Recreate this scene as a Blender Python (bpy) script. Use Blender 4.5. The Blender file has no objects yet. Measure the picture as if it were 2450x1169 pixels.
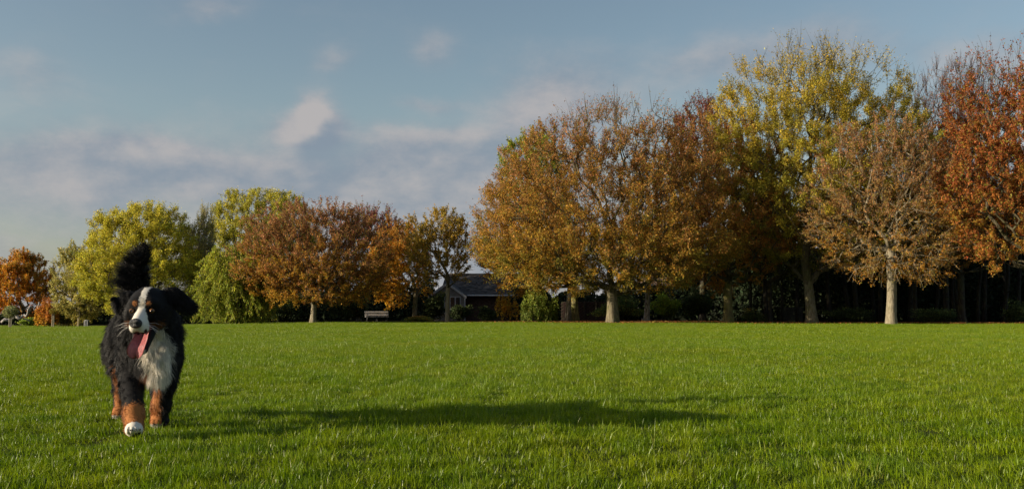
import bpy, math, random
import numpy as np
from mathutils import Vector, Matrix

scene = bpy.context.scene
COL = scene.collection
PI = math.pi

# ------------------------------------------------------------------ camera
FPX, CX, CY, HORIZON = 2400.0, 1225.0, 584.5, 749.0     # photograph is 2450 x 1169
PITCH = math.atan((HORIZON - CY) / FPX)
CAM_H = 0.6
cam_data = bpy.data.cameras.new('camera')
cam = bpy.data.objects.new('camera', cam_data)
COL.objects.link(cam)
cam.location = (0, 0, CAM_H)
cam.rotation_euler = (PI / 2 + PITCH, 0, 0)
cam_data.sensor_width = 36
cam_data.lens = 36 * FPX / 2450
cam_data.clip_start = 0.05
cam_data.clip_end = 3000
scene.camera = cam

# ------------------------------------------------------------------ light
SUN_EL = math.radians(12.5)
SUN_AZ = math.radians(15.0)      # light travels +x and a little away from the camera
sun_data = bpy.data.lights.new('sun', 'SUN')
sun_data.energy = 5.0
sun_data.angle = math.radians(0.53)
sun_data.color = (1.0, 0.87, 0.68)
sun = bpy.data.objects.new('sun', sun_data)
COL.objects.link(sun)
light_dir = Vector((math.cos(SUN_EL) * math.cos(SUN_AZ), math.cos(SUN_EL) * math.sin(SUN_AZ), -math.sin(SUN_EL)))
sun.rotation_euler = light_dir.to_track_quat('-Z', 'Y').to_euler()
sun.location = (-30, -4, 20)

world = bpy.data.worlds.new('World')
scene.world = world
world.use_nodes = True


class NT:
    """small helper to write node trees as expressions"""
    def __init__(self, tree):
        self.t = tree
        tree.nodes.clear()

    def n(self, kind, **kw):
        nd = self.t.nodes.new(kind)
        for k, v in kw.items():
            setattr(nd, k, v)
        return nd

    def put(self, sock, v):
        if isinstance(v, bpy.types.NodeSocket):
            self.t.links.new(v, sock)
        elif v is not None:
            sock.default_value = v

    def m(self, op, a, b=None, c=None, clamp=False):
        nd = self.n('ShaderNodeMath', operation=op, use_clamp=clamp)
        for i, v in enumerate((a, b, c)):
            self.put(nd.inputs[i], v)
        return nd.outputs[0]

    def vec(self, x, y, z):
        nd = self.n('ShaderNodeCombineXYZ')
        for i, v in enumerate((x, y, z)):
            self.put(nd.inputs[i], v)
        return nd.outputs[0]

    def noise(self, vec, scale, detail=4, rough=0.55, dist=0.0, color=False):
        nd = self.n('ShaderNodeTexNoise')
        self.put(nd.inputs['Vector'], vec)
        nd.inputs['Scale'].default_value = scale
        nd.inputs['Detail'].default_value = detail
        nd.inputs['Roughness'].default_value = rough
        nd.inputs['Distortion'].default_value = dist
        return nd.outputs['Color' if color else 'Fac']

    def ramp(self, v, lo, hi, a=0.0, b=1.0, smooth=True):
        nd = self.n('ShaderNodeMapRange', interpolation_type='SMOOTHSTEP' if smooth else 'LINEAR')
        self.put(nd.inputs[0], v)
        for i, x in enumerate((lo, hi, a, b)):
            self.put(nd.inputs[1 + i], x)
        return nd.outputs[0]

    def mix(self, f, a, b, mode='MIX'):
        nd = self.n('ShaderNodeMix', data_type='RGBA', blend_type=mode)
        self.put(nd.inputs[0], f)
        for i, v in ((6, a), (7, b)):
            if isinstance(v, (tuple, list)) and len(v) == 3:
                v = (*v, 1)
            self.put(nd.inputs[i], v)
        return nd.outputs[2]


def build_world():
    T = NT(world.node_tree)
    sky = T.n('ShaderNodeTexSky', sky_type='NISHITA')
    sky.sun_disc = False
    sky.sun_elevation = SUN_EL
    sky.sun_rotation = math.radians(270) - SUN_AZ
    sky.altitude = 50
    sky.air_density = 1.0
    sky.dust_density = SKY_DUST
    sky.ozone_density = 1.2
    tc = T.n('ShaderNodeTexCoord')
    sx = T.n('ShaderNodeSeparateXYZ')
    T.put(sx.inputs[0], tc.outputs['Generated'])
    X, Y, Z = sx.outputs
    az = T.m('ARCTAN2', X, Y)
    el = T.m('ARCSINE', Z)
    # warped direction for soft ragged edges
    p = T.vec(az, T.m('MULTIPLY', el, 1.7), 0.0)
    w = T.noise(p, 9.0, 5, 0.6, color=True)
    ws = T.n('ShaderNodeSeparateColor')
    T.put(ws.inputs[0], w)
    waz = T.m('ADD', az, T.m('MULTIPLY', T.m('SUBTRACT', ws.outputs[0], 0.5), 0.055))
    wel = T.m('ADD', el, T.m('MULTIPLY', T.m('SUBTRACT', ws.outputs[1], 0.5), 0.04))
    fbm = T.noise(T.vec(az, T.m('MULTIPLY', el, 1.75), 0.3), 7.0, 8, 0.60)
    big = T.noise(T.vec(az, T.m('MULTIPLY', el, 1.5), 2.1), 2.6, 3, 0.5)

    def puffs(lst, a, e):
        tot = None
        for (px, py, sw, sh, amp) in lst:
            a0 = math.atan((px - CX) / FPX)
            e0 = math.atan((HORIZON - py) / FPX) * math.cos(a0)
            da = T.m('DIVIDE', T.m('SUBTRACT', a, a0), sw / FPX)
            de = T.m('DIVIDE', T.m('SUBTRACT', e, e0), sh / FPX)
            r2 = T.m('ADD', T.m('MULTIPLY', da, da), T.m('MULTIPLY', de, de))
            g = T.m('MULTIPLY', T.m('EXPONENT', T.m('MULTIPLY', r2, -1.0)), amp)
            tot = g if tot is None else T.m('ADD', tot, g)
        return tot
    # individual cumulus lumps, by direction
    MAIN = [(735, 300, 78, 42, 1.5), (756, 250, 40, 40, 1.2), (330, 350, 130, 34, .70), (950, 405, 95, 60, .75), (1000, 318, 130, 30, .50), (1290, 250, 130, 70, .55)]
    l1 = puffs(MAIN, waz, wel)
    lumps = T.m('ADD', l1, puffs([(800, 130, 62, 40, .48), (1035, 110, 55, 48, .45), (480, -5, 110, 40, .66),
                   (1015, 236, 90, 16, .40), (150, 395, 190, 70, .55), (60, 140, 120, 70, .42),
                   (1400, 210, 200, 95, .62), (1960, 95, 190, 75, .70), (2330, 140, 200, 70, .62), (640, 430, 260, 60, .50), (1130, 440, 190, 120, .60), (1700, 150, 160, 60, .40)], waz, wel))
    # low bank towards the horizon, patchy cloud everywhere else
    bank = T.ramp(el, 0.09, 0.23, 0.85, 0.0)
    dens = T.m('ADD', T.m('ADD', lumps, T.m('MULTIPLY', bank, T.ramp(big, 0.3, 0.6, 0.55, 1.1))),
               T.m('MULTIPLY', T.m('SUBTRACT', fbm, 0.5), 0.95))
    high = T.ramp(T.m('ADD', big, T.m('MULTIPLY', T.m('SUBTRACT', fbm, 0.5), 0.6)), 0.52, 0.72, 0.0, 0.55)
    dens = T.m('ADD', dens, T.m('MULTIPLY', high, T.ramp(el, 0.33, 0.5)))
    mask = T.ramp(dens, 0.02, 1.0, 0.0, 0.93)
    # sunlit and shaded sides: the density a little towards the sun (left, up)
    f2 = T.noise(T.vec(T.m('SUBTRACT', az, 0.022), T.m('MULTIPLY', T.m('ADD', el, 0.012), 1.75), 0.3), 7.0, 8, 0.60)
    l2 = puffs(MAIN, T.m('SUBTRACT', waz, 0.010), T.m('ADD', wel, 0.016))
    rel = T.m('ADD', T.m('MULTIPLY', T.m('SUBTRACT', fbm, f2), 1.9), T.m('MULTIPLY', T.m('SUBTRACT', l1, l2), 0.38))
    lit = T.ramp(rel, -0.42, 0.48)
    ccol = T.mix(lit, CLOUD_DARK, CLOUD_LIT)
    bg1 = T.n('ShaderNodeBackground')
    skyc = T.mix(1.0, sky.outputs[0], SKY_TINT, 'MULTIPLY')
    T.put(bg1.inputs[0], skyc)
    bg1.inputs[1].default_value = SKY_STRENGTH
    bg2 = T.n('ShaderNodeBackground')
    T.put(bg2.inputs[0], ccol)
    bg2.inputs[1].default_value = 1.0
    ms = T.n('ShaderNodeMixShader')
    T.put(ms.inputs[0], mask)
    T.put(ms.inputs[1], bg1.outputs[0])
    T.put(ms.inputs[2], bg2.outputs[0])
    out = T.n('ShaderNodeOutputWorld')
    T.put(out.inputs[0], ms.outputs[0])


SKY_STRENGTH = 0.10
SKY_DUST = 1.5
SKY_TINT = (1.06, 1.01, 0.95)
CLOUD_DARK = (0.168, 0.208, 0.258)
CLOUD_LIT = (0.335, 0.318, 0.318)
build_world()
world.cycles.sampling_method = 'MANUAL'
world.cycles.sample_map_resolution = 512

scene.view_settings.view_transform = 'Standard'
scene.view_settings.look = 'None'
scene.view_settings.gamma = 1.0
scene.view_settings.use_curve_mapping = False
scene.view_settings.exposure = 0.5

scene.render.engine = 'CYCLES'
cy = scene.cycles
cy.max_bounces = 6
cy.diffuse_bounces = 3
cy.glossy_bounces = 2
cy.transmission_bounces = 4
cy.transparent_max_bounces = 6
cy.caustics_reflective = False
cy.caustics_refractive = False
cy.sample_clamp_indirect = 4.0
cy.use_denoising = True
cy.use_adaptive_sampling = False
scene.render.hair_type = 'STRAND'


# ------------------------------------------------------------------ helpers
def sstep(a, b, x):
    t = np.clip((np.asarray(x, dtype=float) - a) / (b - a), 0, 1)
    return t * t * (3 - 2 * t)


def terrain(x, y):
    x = np.asarray(x, dtype=float)
    y = np.asarray(y, dtype=float)
    z = -0.36 * sstep(10, 34, -x) * sstep(18, 66, y)
    z = z + 0.05 * sstep(40, 68, y) * np.exp(-((x - 4) / 11.0) ** 2)
    und = 0.016 * np.sin(x * 0.55 + 1.3) * np.sin(y * 0.33) + 0.004 * np.sin(x * 0.9 + y * 0.6 + 0.4)
    return z + und * sstep(3, 9, np.hypot(x, y)) - 0.0


def gz(x, y):
    return float(terrain(x, y))


def pix(px, py, D):
    """point at depth D (metres along +y) seen at photograph pixel px, py"""
    u, v = (px - CX) / FPX, (CY - py) / FPX
    dy = math.cos(PITCH) - v * math.sin(PITCH)
    dz = math.sin(PITCH) + v * math.cos(PITCH)
    return np.array((u / dy * D, D, CAM_H + dz / dy * D))


def tag(o, label=None, cat=None, group=None, kind=None):
    if label:
        o['label'] = label
    if cat:
        o['category'] = cat
    if group:
        o['group'] = group
    if kind:
        o['kind'] = kind
    return o


def empty(name, loc, rz=0.0):
    o = bpy.data.objects.new(name, None)
    o.empty_display_size = 0.2
    COL.objects.link(o)
    o.location = loc
    o.rotation_euler = (0, 0, rz)
    return o


def link(name, me, parent=None, loc=None):
    o = bpy.data.objects.new(name, me)
    COL.objects.link(o)
    if parent is not None:
        o.parent = parent
    if loc is not None:
        o.location = loc
    return o


def np_mesh(name, V, faces, mat=None, col=None, smooth=False):
    """faces: list of int arrays (n,3) / (n,4); col: (nverts,3) linear colours"""
    me = bpy.data.meshes.new(name)
    V = np.ascontiguousarray(V, dtype=np.float32)
    faces = [np.asarray(f, dtype=np.int32) for f in faces if len(f)]
    me.vertices.add(len(V))
    me.vertices.foreach_set('co', V.ravel())
    nl = sum(f.size for f in faces)
    npol = sum(len(f) for f in faces)
    me.loops.add(nl)
    me.polygons.add(npol)
    me.loops.foreach_set('vertex_index', np.concatenate([f.ravel() for f in faces]).astype(np.int32))
    tot = np.concatenate([np.full(len(f), f.shape[1], np.int32) for f in faces])
    start = np.concatenate([[0], np.cumsum(tot)[:-1]]).astype(np.int32)
    me.polygons.foreach_set('loop_start', start)
    me.polygons.foreach_set('use_smooth', np.full(npol, bool(smooth)))
    me.update(calc_edges=True)
    if col is not None:
        a = me.attributes.new('col', 'FLOAT_COLOR', 'POINT')
        c = np.ones((len(V), 4), np.float32)
        c[:, :3] = col
        a.data.foreach_set('color', c.ravel())
    if mat:
        me.materials.append(mat)
    return me


class MB:
    """collects simple solids into one mesh"""
    def __init__(self):
        self.v, self.f = [], []

    def add(self, V, F):
        b = len(self.v)
        self.v += [tuple(p) for p in V]
        self.f += [tuple(i + b for i in q) for q in F]
        return self

    def box(self, c, s, rot=None, bev=0.0):
        x, y, z = (k / 2 for k in s)
        P = []
        if bev <= 0:
            P = [(-x, -y, -z), (x, -y, -z), (x, y, -z), (-x, y, -z), (-x, -y, z), (x, -y, z), (x, y, z), (-x, y, z)]
            F = [(0, 3, 2, 1), (4, 5, 6, 7), (0, 1, 5, 4), (1, 2, 6, 5), (2, 3, 7, 6), (3, 0, 4, 7)]
        else:
            b = bev
            for (zz, i) in ((-z, b), (-z + b, 0), (z - b, 0), (z, b)):
                xx, yy = x - i, y - i
                P += [(-xx, -yy, zz), (xx, -yy, zz), (xx, yy, zz), (-xx, yy, zz)]
            F = [(3, 2, 1, 0), (12, 13, 14, 15)]
            for k in range(3):
                for j in range(4):
                    F.append((k * 4 + j, k * 4 + (j + 1) % 4, k * 4 + 4 + (j + 1) % 4, k * 4 + 4 + j))
        if rot is not None:
            P = [rot @ Vector(p) for p in P]
        return self.add([(p[0] + c[0], p[1] + c[1], p[2] + c[2]) for p in P], F)

    def tube(self, pts, rad, n=8, cap=True):
        pts = [Vector(p) for p in pts]
        rad = rad if isinstance(rad, (list, tuple)) else [rad] * len(pts)
        V, F = [], []
        side = None
        for i, p in enumerate(pts):
            d = (pts[min(i + 1, len(pts) - 1)] - pts[max(i - 1, 0)]).normalized()
            if side is None:
                side = d.cross(Vector((0, 0, 1)))
                if side.length < 1e-3:
                    side = Vector((1, 0, 0))
            side = (side - d * side.dot(d)).normalized()
            up = d.cross(side)
            for k in range(n):
                a = 2 * PI * k / n
                V.append(p + (side * math.cos(a) + up * math.sin(a)) * rad[i])
        for i in range(len(pts) - 1):
            for k in range(n):
                F.append((i * n + k, i * n + (k + 1) % n, (i + 1) * n + (k + 1) % n, (i + 1) * n + k))
        if cap:
            F.append(tuple(range(n))[::-1])
            F.append(tuple((len(pts) - 1) * n + k for k in range(n)))
        return self.add(V, F)

    def build(self, name, mat, parent=None, smooth=False, loc=None):
        me = bpy.data.meshes.new(name)
        me.from_pydata(self.v, [], self.f)
        if smooth:
            me.polygons.foreach_set('use_smooth', np.full(len(me.polygons), True))
        me.materials.append(mat)
        me.update()
        return link(name, me, parent, loc)


# ------------------------------------------------------------------ materials
def new_mat(name):
    m = bpy.data.materials.new(name)
    m.use_nodes = True
    return m, NT(m.node_tree)


def mat_leaf(name, transl=0.35, rough=0.55, spec=0.25, gain=1.0):
    m, T = new_mat(name)
    at = T.n('ShaderNodeAttribute', attribute_name='col')
    c = at.outputs['Color']
    if gain != 1.0:
        c = T.mix(1.0, c, (gain, gain, gain), 'MULTIPLY')
    p = T.n('ShaderNodeBsdfPrincipled')
    T.put(p.inputs['Base Color'], c)
    p.inputs['Roughness'].default_value = rough
    p.inputs['Specular IOR Level'].default_value = spec
    tr = T.n('ShaderNodeBsdfTranslucent')
    T.put(tr.inputs[0], c)
    ms = T.n('ShaderNodeMixShader')
    ms.inputs[0].default_value = transl
    T.put(ms.inputs[1], p.outputs[0])
    T.put(ms.inputs[2], tr.outputs[0])
    o = T.n('ShaderNodeOutputMaterial')
    T.put(o.inputs[0], ms.outputs[0])
    return m


def mat_plain(name, col, rough=0.7, spec=0.3, var=0.25, scale=8.0, bump=0.0, bscale=40.0, metal=0.0, stretch=None, col2=None):
    m, T = new_mat(name)
    tc = T.n('ShaderNodeTexCoord')
    v = tc.outputs['Object']
    if stretch:
        mp = T.n('ShaderNodeMapping')
        T.put(mp.inputs[0], v)
        mp.inputs['Scale'].default_value = stretch
        v = mp.outputs[0]
    n = T.noise(v, scale, 6, 0.6)
    c2 = col2 or tuple(k * (1 - var) for k in col)
    c = T.mix(T.ramp(n, 0.35, 0.65), tuple(k * (1 + var * 0.4) for k in col), c2)
    p = T.n('ShaderNodeBsdfPrincipled')
    T.put(p.inputs['Base Color'], c)
    p.inputs['Roughness'].default_value = rough
    p.inputs['Specular IOR Level'].default_value = spec
    p.inputs['Metallic'].default_value = metal
    if bump > 0:
        b = T.n('ShaderNodeBump')
        b.inputs['Strength'].default_value = bump
        b.inputs['Distance'].default_value = 0.02
        T.put(b.inputs['Height'], T.noise(v, bscale, 6, 0.65))
        T.put(p.inputs['Normal'], b.outputs[0])
    o = T.n('ShaderNodeOutputMaterial')
    T.put(o.inputs[0], p.outputs[0])
    return m


def mat_bark(name, col, col2, moss=0.3, mosscol=(0.10, 0.11, 0.03)):
    m, T = new_mat(name)
    tc = T.n('ShaderNodeTexCoord')
    mp = T.n('ShaderNodeMapping')
    T.put(mp.inputs[0], tc.outputs['Object'])
    mp.inputs['Scale'].default_value = (1, 1, 0.22)
    n = T.noise(mp.outputs[0], 14.0, 8, 0.65)
    n2 = T.noise(tc.outputs['Object'], 2.2, 4, 0.6)
    c = T.mix(T.ramp(n, 0.38, 0.62), col2, col)
    c = T.mix(T.m('MULTIPLY', T.ramp(n2, 0.45, 0.62), moss), c, mosscol)
    p = T.n('ShaderNodeBsdfPrincipled')
    T.put(p.inputs['Base Color'], c)
    p.inputs['Roughness'].default_value = 0.9
    p.inputs['Specular IOR Level'].default_value = 0.15
    b = T.n('ShaderNodeBump')
    b.inputs['Strength'].default_value = 0.9
    b.inputs['Distance'].default_value = 0.05
    T.put(b.inputs['Height'], n)
    T.put(p.inputs['Normal'], b.outputs[0])
    o = T.n('ShaderNodeOutputMaterial')
    T.put(o.inputs[0], p.outputs[0])
    return m


LEAF = mat_leaf('autumn_leaf', 0.48, 0.55, 0.2, 1.75)
EVERGREEN = mat_leaf('evergreen_leaf', 0.12, 0.65, 0.1)
LITTER = mat_leaf('fallen_leaf', 0.05, 0.8, 0.1)
BARK = mat_bark('bark_beige', (0.22, 0.19, 0.125), (0.11, 0.09, 0.055), 0.45)
BARK_PALE = mat_bark('bark_pale', (0.31, 0.27, 0.19), (0.19, 0.16, 0.105), 0.15)
BARK_MOSS = mat_bark('bark_mossy', (0.24, 0.21, 0.09), (0.12, 0.10, 0.05), 0.75, (0.16, 0.16, 0.04))
BARK_BIRCH = mat_bark('bark_birch', (0.46, 0.43, 0.38), (0.13, 0.11, 0.09), 0.2)
BARK_DARK = mat_bark('bark_dark', (0.085, 0.072, 0.055), (0.035, 0.03, 0.024), 0.3)
BARK_SHADE = mat_bark('bark_in_shade', (0.045, 0.04, 0.036), (0.02, 0.018, 0.016), 0.2)  # the wood's shade is put into this darkened bark colour
TWIG = mat_bark('twig_bark', (0.13, 0.11, 0.068), (0.06, 0.05, 0.032), 0.35)
TWIG_BARE = mat_bark('bare_twig_bark', (0.17, 0.13, 0.125), (0.10, 0.075, 0.075), 0.0)


# ------------------------------------------------------------------ ground sheet
EDGE_X = [-400, -60, -40.8, -24.7, -13, -4.4, 2, 6, 10.3, 13.7, 18, 21.7, 29, 60, 400]
EDGE_Y = [84, 82, 80, 72, 66.5, 68, 66, 63.5, 66, 63.2, 60.3, 58, 57, 57, 57]


def lawn_edge(x):
    x = np.asarray(x, dtype=float)
    return np.interp(x, EDGE_X, EDGE_Y) + 0.35 * np.sin(x * 1.7) + 0.25 * np.sin(x * 3.9 + 1)


def build_ground():
    xs = np.concatenate([np.linspace(-700, -60, 14)[:-1], np.linspace(-60, 60, 151), np.linspace(60, 700, 14)[1:]])
    ys = np.concatenate([np.linspace(-300, -6, 8)[:-1], np.linspace(-6, 100, 133), np.linspace(100, 900, 14)[1:]])
    gx, gy = np.meshgrid(xs, ys)
    V = np.stack([gx, gy, terrain(gx, gy)], -1).reshape(-1, 3)
    nx, ny = len(xs), len(ys)
    i = np.arange(ny - 1)[:, None] * nx + np.arange(nx - 1)[None]
    F = np.stack([i, i + 1, i + nx + 1, i + nx], -1).reshape(-1, 4)
    lawn = 1 - sstep(-0.4, 0.4, V[:, 1] - lawn_edge(V[:, 0]))
    col = np.stack([lawn, lawn, lawn], -1)
    m, T = new_mat('lawn_soil')
    at = T.n('ShaderNodeAttribute', attribute_name='col')
    geo = T.n('ShaderNodeNewGeometry')
    n1 = T.noise(geo.outputs['Position'], 0.6, 5, 0.6)
    n2 = T.noise(geo.outputs['Position'], 14.0, 4, 0.6)
    green = T.mix(T.ramp(n1, 0.35, 0.65), (0.040, 0.062, 0.010), (0.055, 0.068, 0.012))
    green = T.mix(T.ramp(n2, 0.4, 0.7, 0, 0.6), green, (0.030, 0.028, 0.012))
    earth = T.mix(T.ramp(n2, 0.35, 0.65), (0.045, 0.028, 0.015), (0.020, 0.014, 0.009))
    c = T.mix(at.outputs['Fac'], earth, green)
    p = T.n('ShaderNodeBsdfPrincipled')
    T.put(p.inputs['Base Color'], c)
    p.inputs['Roughness'].default_value = 0.95
    p.inputs['Specular IOR Level'].default_value = 0.05
    o = T.n('ShaderNodeOutputMaterial')
    T.put(o.inputs[0], p.outputs[0])
    tag(link('ground', np_mesh('ground', V, [F], m, col, True)), kind='structure')


build_ground()


# ------------------------------------------------------------------ grass
def blade_patch(rng, size, dens, h0, h1, w, segs, lean):
    n = int(size * size * dens)
    xy = rng.uniform(-size / 2, size / 2, (n, 2))
    # tufts: periodic height and tone fields, so that tiles meet without seams
    k = 2 * PI / size
    fld = np.zeros(n)
    tone = np.zeros(n)
    for _ in range(10):
        a, b = rng.integers(-7, 8, 2)
        ph = rng.uniform(0, 2 * PI)
        fld += np.sin(k * (a * xy[:, 0] + b * xy[:, 1]) + ph) / 10 ** .5
        a, b = rng.integers(-6, 7, 2)
        tone += np.sin(k * (a * xy[:, 0] + b * xy[:, 1]) + ph * 2) / 10 ** .5
    h = (h0 + (h1 - h0) * rng.beta(1.7, 2.6, n)) * (1 + 0.34 * fld)
    tall = rng.random(n) < 0.025
    h = np.where(tall, h * 1.65, h)
    ang = rng.uniform(0, 2 * PI, n)
    ln = np.abs(rng.normal(0, lean, n)) + 0.08
    ld = np.stack([np.cos(ang), np.sin(ang)], -1) + np.array([0.35, 0.1])
    fa = rng.uniform(0, 2 * PI, n)
    sd = np.stack([np.cos(fa), np.sin(fa), np.zeros(n)], -1)
    ww = w * rng.uniform(0.6, 1.3, n)
    base = np.stack([xy[:, 0], xy[:, 1], np.full(n, -0.012)], -1)

    def at(t):
        q = base.copy()
        q[:, :2] += ld * (ln * h * t ** 2)[:, None]
        q[:, 2] += h * t * (1 - 0.35 * ln * t)
        return q
    s = sd * ww[:, None] * 0.5
    if segs == 2:
        V = np.stack([base - s, base + s, at(.55) + s * .85, at(.55) - s * .85, at(1.0)], 1).reshape(-1, 3)
        i = np.arange(n)[:, None] * 5
        faces = [i + np.array([0, 1, 2, 3]), i + np.array([3, 2, 4])]
        nv = 5
    else:
        V = np.stack([base - s, base + s, at(1.0)], 1).reshape(-1, 3)
        i = np.arange(n)[:, None] * 3
        faces = [i + np.array([0, 1, 2])]
        nv = 3
    # colours: mostly fresh yellow green, some deep green, some straw
    u = rng.random(n)
    g1, g2, g3, g4 = (np.array(c) for c in GRASS_COLS)
    c = g1 + (g2 - g1) * np.clip(0.5 + 0.38 * tone + rng.normal(0, 0.25, n), 0, 1)[:, None]
    c = np.where((u < 0.035)[:, None], g3, c)
    c = np.where((u > 0.965)[:, None], g4, c)
    c = c * rng.uniform(0.75, 1.25, n)[:, None]
    return V, faces, np.repeat(c, nv, 0)


GRASS_COLS = ((0.130, 0.225, 0.002), (0.215, 0.298, 0.003), (0.28, 0.31, 0.05), (0.060, 0.125, 0.004))


def build_grass():
    rng = np.random.default_rng(4)
    lods = [dict(size=2.0, dens=9500, h0=.026, h1=.068, w=.0035, segs=2, lean=.55, y0=2.2, y1=9.5),
            dict(size=2.0, dens=6000, h0=.026, h1=.068, w=.0055, segs=1, lean=.55, y0=9.5, y1=26),
            dict(size=3.0, dens=3200, h0=.026, h1=.068, w=.010, segs=1, lean=.5, y0=26, y1=86)]
    VV, FF, CC, KK, RR, SS = [], {3: [], 4: []}, [], [], [], []
    nb = 0
    tiles = []
    for li, L in enumerate(lods):
        V, faces, c = blade_patch(rng, L['size'], L['dens'], L['h0'], L['h1'], L['w'], L['segs'], L['lean'])
        VV.append(V)
        CC.append(c)
        KK.append(np.full(len(V), 10 + li))
        for f in faces:
            FF[f.shape[1]].append(f + nb)
        nb += len(V)
        s = L['size']
        y = L['y0'] + s / 2
        while y - s / 2 < L['y1']:
            half = (y + s) * 0.56 + 3.0
            nx = int(math.ceil(half / s))
            for ix in range(-nx, nx + 1):
                x = ix * s
                if y - s * 0.35 > float(lawn_edge(x)):
                    continue
                tiles.append((x, y, gz(x, y), li))
            y += s
    tiles = np.array(tiles)
    P = tiles[:, :3].copy()
    VV.append(P)
    nt = len(P)
    CC.append(np.zeros((nt, 3)))
    KK.append(tiles[:, 3])
    V = np.concatenate(VV)
    me = np_mesh('grass', V, [np.concatenate(FF[4]), np.concatenate(FF[3])], None, np.concatenate(CC))
    a = me.attributes.new('tile_kind', 'INT', 'POINT')
    a.data.foreach_set('value', np.concatenate(KK).astype(np.int32))
    rot = np.zeros((len(V), 3), np.float32)
    # tilt each tile with the ground under it, turn it by quarter turns
    e = 0.6
    sx = (terrain(P[:, 0] + e, P[:, 1]) - terrain(P[:, 0] - e, P[:, 1])) / (2 * e)
    sy = (terrain(P[:, 0], P[:, 1] + e) - terrain(P[:, 0], P[:, 1] - e)) / (2 * e)
    q = rng.integers(0, 4, nt)
    from mathutils import Euler
    for j in range(nt):
        nrm = Vector((-sx[j], -sy[j], 1)).normalized()
        qt = Vector((0, 0, 1)).rotation_difference(nrm).to_matrix() @ Matrix.Rotation(q[j] * PI / 2, 3, 'Z')
        rot[len(V) - nt + j] = qt.to_euler()
    a = me.attributes.new('tile_rot', 'FLOAT_VECTOR', 'POINT')
    a.data.foreach_set('vector', rot.ravel())
    scl = np.ones((len(V), 3), np.float32)
    scl[-nt:, 2] = rng.uniform(0.9, 1.15, nt)
    a = me.attributes.new('tile_scale', 'FLOAT_VECTOR', 'POINT')
    a.data.foreach_set('vector', scl.ravel())

    m, T = new_mat('grass_blade')
    at = T.n('ShaderNodeAttribute', attribute_name='col')
    geo = T.n('ShaderNodeNewGeometry')
    n1 = T.noise(geo.outputs['Position'], 0.35, 4, 0.6)
    n2 = T.noise(geo.outputs['Position'], 2.6, 4, 0.6)
    c = at.outputs['Color']
    c = T.mix(T.ramp(n1, 0.35, 0.68), c, (1.22, 1.04, 1.0), 'MULTIPLY')
    c = T.mix(T.ramp(n2, 0.42, 0.74), c, (0.70, 0.80, 0.9), 'MULTIPLY')
    p = T.n('ShaderNodeBsdfPrincipled')
    T.put(p.inputs['Base Color'], c)
    p.inputs['Roughness'].default_value = 0.38
    p.inputs['Specular IOR Level'].default_value = 0.32
    tr = T.n('ShaderNodeBsdfTranslucent')
    T.put(tr.inputs[0], c)
    ms = T.n('ShaderNodeMixShader')
    ms.inputs[0].default_value = 0.42
    T.put(ms.inputs[1], p.outputs[0])
    T.put(ms.inputs[2], tr.outputs[0])
    o = T.n('ShaderNodeOutputMaterial')
    T.put(o.inputs[0], ms.outputs[0])
    me.materials.append(m)

    ng = bpy.data.node_groups.new('grass_tiles', 'GeometryNodeTree')
    ng.interface.new_socket('Geometry', in_out='INPUT', socket_type='NodeSocketGeometry')
    ng.interface.new_socket('Geometry', in_out='OUTPUT', socket_type='NodeSocketGeometry')
    N, LK = ng.nodes, ng.links
    gi, go = N.new('NodeGroupInput'), N.new('NodeGroupOutput')

    def attr(nm, ty):
        x = N.new('GeometryNodeInputNamedAttribute')
        x.data_type = ty
        x.inputs['Name'].default_value = nm
        return x.outputs['Attribute']
    ak, ar, asc = attr('tile_kind', 'INT'), attr('tile_rot', 'FLOAT_VECTOR'), attr('tile_scale', 'FLOAT_VECTOR')

    def sel(v):
        c_ = N.new('FunctionNodeCompare')
        c_.data_type = 'INT'
        c_.operation = 'EQUAL'
        ins = [s_ for s_ in c_.inputs if s_.type == 'INT']
        LK.new(ak, ins[0])
        ins[1].default_value = v
        sp = N.new('GeometryNodeSeparateGeometry')
        sp.domain = 'POINT'
        LK.new(gi.outputs[0], sp.inputs['Geometry'])
        LK.new(c_.outputs[0], sp.inputs['Selection'])
        return sp.outputs['Selection']
    jn = N.new('GeometryNodeJoinGeometry')
    for li in range(3):
        iop = N.new('GeometryNodeInstanceOnPoints')
        LK.new(sel(li), iop.inputs['Points'])
        LK.new(sel(10 + li), iop.inputs['Instance'])
        LK.new(ar, iop.inputs['Rotation'])
        LK.new(asc, iop.inputs['Scale'])
        LK.new(iop.outputs[0], jn.inputs[0])
    LK.new(jn.outputs[0], go.inputs[0])
    ob = link('grass', me)
    md = ob.modifiers.new('tiles', 'NODES')
    md.node_group = ng
    tag(ob, 'short bright green lawn grass covering the whole playing field', 'grass', kind='stuff')


build_grass()


# ------------------------------------------------------------------ trees
def unit(v):
    return v / np.maximum(np.linalg.norm(v, axis=-1, keepdims=True), 1e-9)


def frusta(P0, P1, R0, R1, sides):
    """one open frustum per edge"""
    n = len(P0)
    d = unit(P1 - P0)
    ref = np.where(np.abs(d[:, 2:3]) < 0.9, np.array([[0, 0, 1.0]]), np.array([[1.0, 0, 0]]))
    s = unit(np.cross(d, ref))
    u = np.cross(d, s)
    a = np.arange(sides) * 2 * PI / sides
    ring = s[:, None] * np.cos(a)[None, :, None] + u[:, None] * np.sin(a)[None, :, None]
    V = np.concatenate([P0[:, None] + ring * R0[:, None, None], P1[:, None] + ring * R1[:, None, None]], 1).reshape(-1, 3)
    b = (np.arange(n) * 2 * sides)[:, None]
    F = np.concatenate([np.stack([b + k, b + (k + 1) % sides, b + sides + (k + 1) % sides, b + sides + k], -1).reshape(-1, 4) for k in range(sides)])
    return V, F


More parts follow.
